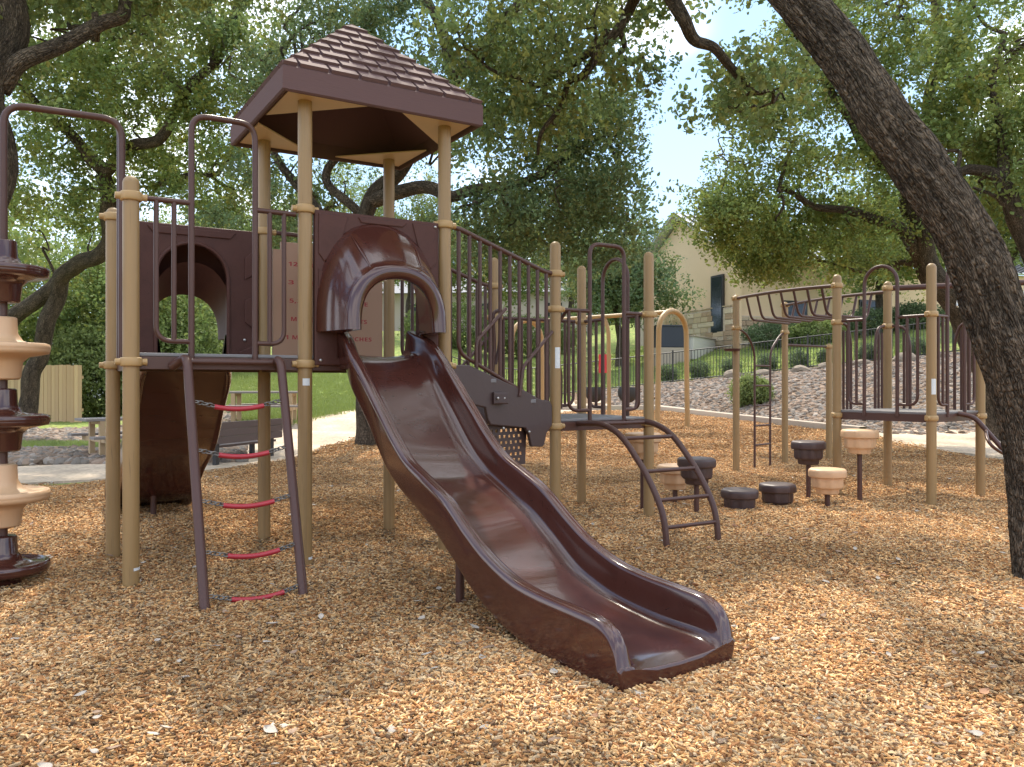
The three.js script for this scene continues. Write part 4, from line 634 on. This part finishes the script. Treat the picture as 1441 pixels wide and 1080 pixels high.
function oak(name, label, base, limbs, blobs, { seed = 1, per = 60, size = 1, leaf = 0, spread = 0.35, twig = 0.03, group } = {}) {
  const r = mulberry(seed * 97 + 13), g0 = land(base[0], base[1]), O = V(base[0], g0, -base[1]), T = thing(name, label, 'tree', [O.x, O.y, O.z], 0, group), nodes = [];
  limbs.forEach(({ p, r: [r0, r1], seg = 10, rough = 0.10 }, k) => {
    const c = spline(p.map(toV).map(v => v.sub(O)), Math.max(14, p.length * (seg > 40 ? 24 : 7))), n = c.length;
    const wig = c.map((v, i) => k === 0 && seg > 20 ? v : v.clone().add(V(noise3(v.x * 1.5 + seed, v.y * 1.5, 1) - 0.5, noise3(v.x * 1.5, v.y * 1.5 + seed, 5) - 0.5, noise3(v.y * 1.5, v.z, 9) - 0.5).multiplyScalar(0.22 * step(0, 0.25, i / n))));
    const rad = wig.map((_, i) => lerp(r0, r1, Math.pow(i / (n - 1), 0.9)) * (k === 0 && i < n * 0.12 ? 1 + (seg > 40 ? 0.12 : 0.35) * (1 - i / (n * 0.12)) : 1));
    part(k ? 'limb' : 'trunk', sweep(wig, rad, seg, (v, a, len, R) => R * rough * ((fbm(v.x * 5, v.y * 2.2, v.z * 5 + seed, 3) - 0.5) * 2.2) + (seg > 40 ? 0.018 * (0.5 - Math.abs(2 * fbm(Math.cos(a) * 5.2 + 9, len * 2.6, Math.sin(a) * 5.2 + 4, 2) - 1) * 2.2) : 0)), M.bark, T);
    if (k || limbs.length === 1) wig.forEach((v, i) => { if (i > n * 0.15 && i % 2 === 0) nodes.push([v, rad[i]]); }); else wig.forEach((v, i) => { if (i > n * 0.6 && i % 2 === 0) nodes.push([v, rad[i]]); });
  });
  const spots = [], twigs = [];
  const targets = [];
  const nearest = v => { let b = nodes[0], bd = 1e9; for (const nd of nodes) { const d = nd[0].distanceToSquared(v); if (d < bd) { bd = d; b = nd; } } return b; };
  if (size < 1.5) for (const { c, r: R } of blobs) for (let k = 0; k < 4; k++) { // crooked secondary limbs
    const u = r() * 2 - 1, a = r() * 6.283, v = toV(c).sub(O).add(V(R[0] * 0.75 * Math.cos(a), R[1] * 0.75 * u, R[2] * 0.75 * Math.sin(a))), nd = nearest(v), dist = nd[0].distanceTo(v); if (dist < 0.5) continue;
    const P = [nd[0]]; for (let i = 1; i < 6; i++) P.push(nd[0].clone().lerp(v, i / 6).add(V(r() - 0.5, r() - 0.5, r() - 0.5).multiplyScalar(Math.min(dist, 2.4) * 0.34))); P.push(v);
    const pts = spline(P, 22), r0 = Math.min(nd[1] * 0.8, 0.022 + 0.02 * Math.min(dist, 2.5)), rr = pts.map((_, i) => lerp(r0, 0.012, i / 22)); part('limb', sweep(pts, rr, 7, null, false), M.bark, T); pts.forEach((p, i) => { if (i > 2 && i % 2) nodes.push([p, rr[i]]); });
  }
  for (const { c, r: R, n: n0, dens = 1 } of blobs) { const C = toV(c).sub(O), n = Math.round(n0 * 1.6); for (let i = 0; i < n; i++) { const u = r() * 2 - 1, a = r() * 6.283, q = Math.cbrt(r()), s = Math.sqrt(1 - u * u); targets.push([V(C.x + R[0] * q * s * Math.cos(a), C.y + R[1] * q * u, C.z + R[2] * q * s * Math.sin(a)), dens]); } }
  const near = v => { let b = null, bd = 1e9; for (const nd of nodes) { const d = nd[0].distanceToSquared(v); if (d < bd) { bd = d; b = nd; } } return [b, Math.sqrt(bd)]; };
  targets.map(([v, dn]) => [v, dn, near(v)[1]]).sort((a, b) => a[2] - b[2]).forEach(([v, dn]) => {
    const [nd, dist] = near(v), m1 = nd[0].clone().lerp(v, 0.35).add(V(r() - 0.5, r() - 0.3, r() - 0.5).multiplyScalar(dist * 0.28)), m2 = nd[0].clone().lerp(v, 0.7).add(V(r() - 0.5, r() - 0.5, r() - 0.5).multiplyScalar(dist * 0.3));
    const pts = spline([nd[0], m1, m2, v], Math.max(5, Math.min(14, Math.round(dist * 5)))), r0 = Math.min(nd[1] * 0.65, 0.012 + twig * Math.min(dist, 2.5) * 0.85), rr = pts.map((_, i) => lerp(r0, 0.006, i / (pts.length - 1)));
    twigs.push(sweep(pts, rr, r0 > 0.03 ? 7 : 5, null, false)); pts.forEach((p, i) => { if (i > 1) nodes.push([p, rr[i]]); });
    const cnt = Math.round(per * 0.42 * dn * (0.6 + 0.8 * r()));
    for (let i = 0; i < cnt; i++) { const t = 0.35 + 0.65 * Math.sqrt(r()), p = pts[Math.min(pts.length - 1, Math.floor(t * pts.length))]; const gs = () => (r() + r() + r() - 1.5) * spread * size * 1.25; spots.push([p.x + gs(), p.y + gs() * 0.7, p.z + gs()]); }
  });
  const br = part('branches', twigs, M.bark, T); br.userData.kind = 'stuff';
  const im = shade(new THREE.InstancedMesh(SPRIGS[seed % 3], LEAF[leaf], spots.length)); im.name = 'crown'; im.userData.kind = 'stuff'; const m4 = new THREE.Matrix4(), e = new THREE.Euler(), cc = new THREE.Color();
  spots.forEach((p, i) => { e.set(r() * 6.3, r() * 6.3, r() * 6.3); const s = size * (0.6 + 0.7 * r()); m4.compose(V(...p), new THREE.Quaternion().setFromEuler(e), V(s, s, s)); im.setMatrixAt(i, m4); const k = 0.75 + 0.55 * r(), y = r(); cc.setRGB(k * (0.9 + 0.35 * y * y), k, k * (1.05 - 0.3 * y)); im.setColorAt(i, cc); });
  T.add(im); sprigCount += spots.length; return T;
}
const A = at;
// the leaning oak at the right, its crown over the play area
oak('oak_tree', 'large oak with thick rough trunk leaning left over the small play structure', [3.13, 4.95], [
  { p: [[3.28, -0.15, 4.95], A(1475, 780, 4.93), A(1468, 690, 4.92), A(1456, 610, 4.9), A(1434, 530, 4.88), A(1405, 450, 4.86), A(1378, 375, 4.85), A(1340, 302, 4.85), A(1288, 225, 4.88), A(1240, 160, 4.92), A(1190, 80, 5.0), A(1118, -5, 5.1), A(1040, -90, 5.3), A(960, -200, 5.6)], r: [0.192, 0.12], seg: 110, rough: 0.10 },
  { p: [A(1040, -90, 5.3), A(980, -60, 7), A(915, -40, 8.4), A(885, 5, 9), A(858, 42, 9.1), A(800, 90, 9.3), A(745, 118, 9.6)], r: [0.10, 0.03] },
  { p: [A(858, 42, 9.1), A(838, 75, 9.2), A(818, 105, 9.2), A(800, 112, 9.3), A(790, 150, 9.4), A(772, 185, 9.5), A(768, 215, 9.7)], r: [0.06, 0.018] },
  { p: [A(1000, -130, 5.5), A(960, -70, 7), A(945, 0, 8), A(962, 42, 8), A(978, 68, 8.1), A(1010, 74, 8.2), A(1042, 100, 8.4), A(1060, 128, 8.6)], r: [0.09, 0.035] },
  { p: [A(960, -200, 5.6), [-0.4, 6.2, 6.2], [-1.8, 6.8, 6.8], [-3.2, 7.2, 7.6]], r: [0.11, 0.04] },
  { p: [A(1118, -5, 5.1), [2.6, 4.6, 6.2], [3.6, 5.6, 7.4], [4.6, 6.3, 8.4]], r: [0.09, 0.03] },
  { p: [A(1040, -90, 5.3), [0.8, 5.2, 4.6], [-0.2, 6.0, 3.6]], r: [0.09, 0.03] },
], [
  { c: A(780, 50, 9.4), r: [1.5, 0.9, 1.3], n: 24 }, { c: A(1055, 130, 8.8), r: [0.55, 0.5, 0.8], n: 8, dens: 0.8 }, { c: A(700, 150, 9.8), r: [0.9, 0.8, 1.0], n: 10 },
  { c: [-2.0, 7.0, 7.6], r: [2.6, 0.9, 2.2], n: 26 }, { c: [4.0, 6.3, 8.2], r: [2.2, 0.9, 2.0], n: 24 }, { c: [0.4, 6.6, 5.0], r: [2.6, 0.9, 2.0], n: 18 }, { c: [1.6, 6.6, 10.5], r: [2.2, 0.8, 1.5], n: 12, dens: 0.8 }, { c: [1.2, 7.0, 7.4], r: [2.2, 0.8, 1.5], n: 16 },
], { seed: 1, per: 30, leaf: 0 });
// oak behind the tower
oak('oak_tree', 'spreading oak rising behind the shingled tower', [-2.58, 14.6], [
  { p: [[-2.58, -0.1, 14.6], A(515, 560, 14.6), A(500, 440, 14.5), A(492, 340, 14.4), A(520, 285, 14.3), A(560, 240, 14.2), A(590, 200, 14.1), A(640, 110, 13.8)], r: [0.18, 0.12], seg: 20 },
  { p: [A(520, 285, 14.3), A(590, 262, 13.8), A(640, 275, 13.4), A(700, 262, 13), A(770, 240, 12.6), A(830, 200, 12.4)], r: [0.14, 0.04] },
  { p: [A(505, 300, 14.4), A(460, 245, 14.6), A(500, 210, 14.6), A(545, 192, 14.8), A(560, 120, 15)], r: [0.09, 0.04] },
  { p: [A(495, 340, 14.4), A(430, 270, 14.6), A(380, 180, 14.8), A(400, 60, 15)], r: [0.11, 0.04] },
  { p: [A(640, 110, 13.8), A(720, 20, 13), A(800, -60, 12.6)], r: [0.12, 0.04] }, { p: [A(640, 110, 13.8), A(600, 10, 14), A(520, -100, 14)], r: [0.12, 0.04] },
  { p: [A(700, 262, 13), A(740, 320, 13.2), A(790, 350, 13.4)], r: [0.05, 0.02] },
], [
  { c: A(620, 100, 13.6), r: [2.2, 1.5, 2], n: 34 }, { c: A(790, 240, 12.8), r: [1.5, 1.1, 1.4], n: 30 }, { c: A(470, 130, 14.8), r: [2.0, 1.5, 1.8], n: 26 }, { c: A(700, 330, 13.4), r: [1.3, 0.7, 1.2], n: 18 }, { c: A(840, 320, 13.2), r: [0.8, 0.7, 1], n: 12 },
  { c: A(840, 150, 12.4), r: [0.9, 0.9, 1], n: 12 }, { c: A(600, -120, 13.5), r: [3.4, 1.1, 2.6], n: 36 }, { c: A(400, 10, 15), r: [2, 1.4, 1.8], n: 18 }, { c: A(400, 290, 15.5), r: [1.6, 0.9, 1.4], n: 14 },
], { seed: 2, per: 38, leaf: 2 });
// forked oak on the left
oak('oak_tree', 'forked oak before the board fence with a curving double trunk', [-12.2, 20.4], [
  { p: [[-12.2, -0.1, 20.4], A(40, 560, 20.3), A(50, 510, 20.2), A(68, 440, 20), A(82, 400, 19.8), A(115, 368, 19.2), A(150, 342, 18.5), A(148, 290, 18), A(146, 240, 17.8)], r: [0.22, 0.17], seg: 18 },
  { p: [A(-30, 520, 20.4), A(5, 470, 20.3), A(40, 425, 20), A(82, 395, 19.8)], r: [0.22, 0.18] },
  { p: [A(146, 240, 17.8), A(115, 205, 17.6), A(65, 165, 17.4), A(20, 110, 17)], r: [0.16, 0.06] },
  { p: [A(146, 245, 17.8), A(180, 210, 17.4), A(230, 180, 17), A(262, 135, 16.8), A(300, 95, 16.6), A(325, 45, 16.4), A(345, -10, 16.2)], r: [0.14, 0.065] },
  { p: [A(300, 95, 16.6), A(302, 60, 16.6), A(292, 0, 16.6), A(288, -60, 16.6)], r: [0.09, 0.05] },
  { p: [A(262, 135, 16.8), A(215, 95, 17), A(205, 60, 17)], r: [0.07, 0.02] },
  { p: [A(225, 260, 18), A(255, 245, 18), A(300, 244, 18), A(330, 205, 18), A(350, 230, 18.3)], r: [0.08, 0.03] },
], [
  { c: A(80, 90, 17), r: [2.2, 1.7, 2], n: 34 }, { c: A(240, 60, 16.6), r: [2.2, 1.6, 2], n: 34 }, { c: A(260, 230, 17.8), r: [1.9, 1.1, 1.6], n: 24 }, { c: A(60, 270, 18.5), r: [1.7, 1.2, 1.8], n: 26 }, { c: A(150, -90, 16.5), r: [3.2, 1.4, 2.4], n: 26 }, { c: A(150, 150, 18.5), r: [2, 1.5, 1.5], n: 18 }, { c: A(330, 120, 17), r: [1.2, 1.2, 1.4], n: 12 },
], { seed: 3, per: 42, size: 1.1, leaf: 1, twig: 0.035 });
// oak at the left edge
oak('oak_tree', 'oak trunk with one long limb, standing left of the disc climber', [-6.0, 7.9], [
  { p: [[-6.0, -0.1, 7.9], [-5.7, 1.2, 7.9], A(-35, 330, 7.9), A(-12, 190, 7.9), A(0, 100, 7.9), A(5, 0, 7.9), A(0, -120, 8)], r: [0.24, 0.13], seg: 20 },
  { p: [A(0, 125, 7.9), A(30, 98, 7.9), A(75, 62, 8), A(125, 36, 8.2), A(165, 22, 8.3), A(185, -10, 8.4), A(230, -80, 8.8)], r: [0.095, 0.05] },
  { p: [A(0, -80, 8), [-4.2, 6.2, 9], [-3.2, 6.9, 10]], r: [0.1, 0.04] }, { p: [A(0, -80, 8), [-5.8, 6.4, 7]], r: [0.08, 0.03] },
], [
  { c: A(120, -60, 8.6), r: [1.5, 0.7, 1.4], n: 22 }, { c: [-3.4, 6.8, 9.6], r: [2.2, 0.8, 2], n: 22 }, { c: A(20, 60, 8.6), r: [0.7, 0.8, 0.8], n: 6, dens: 0.6 }, { c: [-5.8, 6.6, 7], r: [2, 0.8, 1.8], n: 14 },
], { seed: 4, per: 34, leaf: 0 });
// oak behind the small structure
oak('oak_tree', 'oak with reddish leaning trunk behind the ring beam', [9.55, 15.8], [
  { p: [[9.55, 0.0, 15.8], A(1398, 560, 15.8), A(1378, 490, 15.8), A(1345, 430, 15.8), A(1305, 380, 15.8), A(1290, 330, 15.7), A(1288, 270, 15.6), A(1300, 200, 15.4)], r: [0.33, 0.16], seg: 20 },
  { p: [A(1300, 370, 15.8), A(1250, 312, 15.4), A(1200, 300, 15), A(1150, 288, 14.8), A(1095, 270, 14.6)], r: [0.13, 0.04] },
  { p: [A(1288, 270, 15.6), A(1220, 200, 15.2), A(1160, 110, 15), A(1110, 40, 14.8)], r: [0.11, 0.04] }, { p: [A(1300, 200, 15.4), A(1320, 90, 15.2), A(1300, -60, 15)], r: [0.13, 0.05] },
  { p: [A(1095, 270, 14.6), A(1110, 220, 14.6), A(1120, 200, 14.7)], r: [0.04, 0.015] },
  { p: [A(1300, 370, 15.8), A(1230, 380, 16), A(1150, 370, 16.2)], r: [0.07, 0.02] },
], [
  { c: A(1150, 210, 15), r: [1.9, 1.5, 1.7], n: 36 }, { c: A(1320, 120, 15.4), r: [2.4, 1.9, 2], n: 36 }, { c: A(1120, 335, 16), r: [1.5, 0.8, 1.4], n: 24 }, { c: A(1230, 330, 16), r: [1.2, 0.8, 1.3], n: 16 }, { c: A(1060, 190, 14.6), r: [0.9, 1.0, 1], n: 14 }, { c: A(1180, 60, 14.8), r: [1.7, 1, 1.5], n: 20 }, { c: A(1250, -100, 15), r: [2.6, 1, 2], n: 18 }, { c: A(1030, 305, 15), r: [0.9, 0.5, 0.9], n: 15 }, { c: A(1085, 350, 16), r: [0.9, 0.6, 0.9], n: 12 },
], { seed: 5, per: 38, leaf: 1 });
oak('oak_tree', 'crooked oak past the far end of the ring beam', [9.6, 12.2], [
  { p: [[9.6, -0.1, 12.2], A(1500, 500, 12.2), A(1455, 380, 12.2), A(1425, 310, 12.2), A(1408, 262, 12.2), A(1400, 243, 12.2), A(1370, 234, 12.2), A(1350, 240, 12.2)], r: [0.2, 0.06], seg: 14 },
  { p: [A(1408, 262, 12.2), A(1418, 210, 12.2), A(1400, 140, 12.4), A(1420, 40, 12.6)], r: [0.09, 0.04] }, { p: [A(1425, 310, 12.2), A(1390, 275, 12.2), A(1360, 262, 12.2)], r: [0.05, 0.02] },
], [{ c: A(1400, 110, 12.6), r: [1.2, 1.3, 1.4], n: 22 }, { c: A(1460, 250, 12.4), r: [1, 0.9, 1.2], n: 12 }, { c: A(1460, -60, 12.6), r: [2, 0.8, 1.8], n: 14 }], { seed: 6, per: 42, leaf: 1 });
// trees farther off
const far = [ // px of trunk, distance, height, crown half width, label
  [60, 33, 9, 4.6, 'bright green tree filling the gap above the board fence', 1], [175, 30, 6.4, 3.2, 'leafy young tree between the board fence and the tower posts', 1], [262, 42, 9.5, 4.2, 'bushy tree seen through the arch of the dark panel', 1], [-90, 26, 9, 4, 'tree at the far left end of the board fence', 1],
  [352, 36, 7.4, 3.0, 'tree with slim trunk beside the lawn picnic table', 1], [575, 52, 11, 5, 'tall tree beyond the central lawn behind the hooded slide', 0], [470, 58, 12, 5.5, 'tall far tree above the lawn picnic table', 1], [690, 50, 9.5, 4.6, 'rounded tree beyond the steps railing', 1], [800, 52, 11, 5, 'far tree behind the lower deck hoops', 2], [872, 38, 6.6, 2.5, 'tree with dark crown left of the stucco building', 2], [1240, 36.5, 7.5, 3.2, 'tree in front of the long stucco wall', 1], [1420, 30, 8.5, 3.6, 'tree on the slope at the right end of the iron fence', 0],
];
far.forEach(([px, d, h, w, label, leaf], i) => { const X = (px - 720.5) / FOCAL * d, g = land(X, d), t = h * (px > 300 ? 0.46 : 0.34), l = (i % 3 - 1) * 0.5;
  oak('broadleaf_tree', label, [X, d], [{ p: [[X, g - 0.2, d], [X + l * 0.2, g + t * 0.6, d], [X + l, g + t * 1.4, d], [X + l * 1.3, g + h * 0.75, d]], r: [0.12 + 0.012 * h, 0.06], seg: 9 }, { p: [[X + l * 0.4, g + t, d], [X - w * 0.4, g + t * 1.7, d + 0.4]], r: [0.1, 0.04], seg: 7 }, { p: [[X + l * 0.4, g + t, d], [X + w * 0.5, g + t * 1.6, d - 0.4]], r: [0.1, 0.04], seg: 7 }],
    [{ c: [X, g + h * (px > 300 ? 0.7 : 0.62), d], r: [w * 0.85, h * 0.32, w * 0.7], n: 30 }, { c: [X - w * 0.35, g + h * 0.5, d], r: [w * 0.6, h * 0.22, w * 0.5], n: 16 }, { c: [X + w * 0.4, g + h * 0.52, d - 0.5], r: [w * 0.55, h * 0.22, w * 0.5], n: 16 }], { seed: 20 + i, per: 34, size: 2.0, leaf, spread: 0.5, twig: 0.035 }); });
// a wood far behind
{
  const r = mulberry(31), spots = []; for (let i = 0; i < 60; i++) { const d = 75 + 45 * r(), X = d * (r() * 2.0 - 1.0), g = land(X, d), R = 3.5 + 3 * r(); for (let k = 0; k < 90; k++) { const u = r() * 2 - 1, a = r() * 6.3, q = 0.6 + 0.4 * r(); spots.push([X + R * q * Math.cos(a) * Math.sqrt(1 - u * u), g + 4.2 + R * 0.85 * u * q, -d + R * q * Math.sin(a) * Math.sqrt(1 - u * u)]); } }
  const im = shade(new THREE.InstancedMesh(SPRIGS[0], LEAF[0], spots.length)); im.name = 'far_wood'; im.userData.kind = 'stuff'; im.userData.label = 'line of woodland along the far horizon'; im.userData.category = 'wood'; const m4 = new THREE.Matrix4(), e = new THREE.Euler(); spots.forEach((p, i) => { e.set(r() * 6, r() * 6, r() * 6); const s = 6 + 4 * r(); m4.compose(V(...p), new THREE.Quaternion().setFromEuler(e), V(s, s, s)); im.setMatrixAt(i, m4); }); scene.add(im);
}
// shrubs: clipped ones along the fence, a feathery one in the stones, hedges by the building, undergrowth on the left
function shrub(name, label, X, d, R, n, leaf, size, group, y = 0) {
  const r = mulberry(Math.round(X * 100 + d * 37)), T = thing(name, label, 'shrub', [X, land(X, d) + y, -d], 0, group), st = [];
  for (let i = 0; i < 9; i++) { const a = r() * 6.3, q = 0.6 * Math.sqrt(r()); st.push(sweep([V(0, -0.05, 0), V(Math.cos(a) * R[0] * q * 0.5, R[1] * 0.7, Math.sin(a) * R[2] * q * 0.5), V(Math.cos(a) * R[0] * q, R[1] * 1.3, Math.sin(a) * R[2] * q)], [0.02, 0.013, 0.006], 5)); } const b = part('stems', st, M.bark, T); b.userData.kind = 'stuff';
  const im = shade(new THREE.InstancedMesh(SPRIGS[1], LEAF[leaf], n)); im.name = 'foliage'; im.userData.kind = 'stuff'; const m4 = new THREE.Matrix4(), e = new THREE.Euler(), cc = new THREE.Color();
  for (let i = 0; i < n; i++) { const u = r() * 2 - 1, a = r() * 6.3, q = Math.cbrt(0.25 + 0.75 * r()) * (0.85 + 0.3 * noise3(Math.cos(a) * 3, u * 3, Math.sin(a) * 3 + X)), s = Math.sqrt(1 - u * u); e.set(r() * 6, r() * 6, r() * 6); const k = size * (0.7 + 0.6 * r()); m4.compose(V(R[0] * q * s * Math.cos(a), R[1] * (1 + q * u), R[2] * q * s * Math.sin(a)), new THREE.Quaternion().setFromEuler(e), V(k, k, k)); im.setMatrixAt(i, m4); const z = 0.75 + 0.5 * r(); cc.setRGB(z, z, z); im.setColorAt(i, cc); }
  T.add(im); return T;
}
for (const px of [939, 985, 1028, 1080, 1124, 1166, 1222, 1290]) { const d0 = 31.2, X = (px - 720.5) / FOCAL * d0, d = fenceD(X) + 0.7; shrub('clipped_shrub', 'small round clipped shrub just behind the iron fence', (px - 720.5) / FOCAL * d, d, [0.36, 0.3, 0.36], 120, 2, 0.9, 'clipped shrubs along the iron fence'); }
{ const p = at(1057, 556, 23.5); shrub('feathery_shrub', 'bright green feathery shrub growing among the stones behind the kerb', p[0], 23.5, [0.6, 0.42, 0.5], 420, 1, 0.9); }
for (const [px, w, d, label] of [[1095, 1.5, 36.5, 'dark clipped hedge below the clubhouse stone base'], [1150, 1.2, 35.5, 'bright low hedge in front of the clubhouse window'], [1235, 1.6, 36, 'blue green hedge along the long stucco wall'], [1292, 1.2, 36, 'rounded hedge near the leaning reddish trunk']]) shrub('hedge', label, (px - 720.5) / FOCAL * d, d, [w, 0.55, 0.6], 420, px === 1150 ? 1 : 2, 1.3);
for (const [px, d, w, h, label] of [[135, 28, 2.2, 1.6, 'leafy bush at the end of the board fence'], [215, 29, 2.6, 1.7, 'bush behind the rear slide'], [290, 33, 2.4, 1.3, 'bush beyond the stones behind the rope ladder'], [30, 30, 3, 1.8, 'wide bush rising behind the board fence'], [640, 46, 3, 1.2, 'low bush at the top of the central lawn'], [745, 48, 3, 1.2, 'low bush under the far trees behind the steps']]) shrub('bush', label, (px - 720.5) / FOCAL * d, d, [w, h, 1.4], 800, 1, 1.7);
console.log('sprigs', sprigCount);
renderer.render(scene, camera);
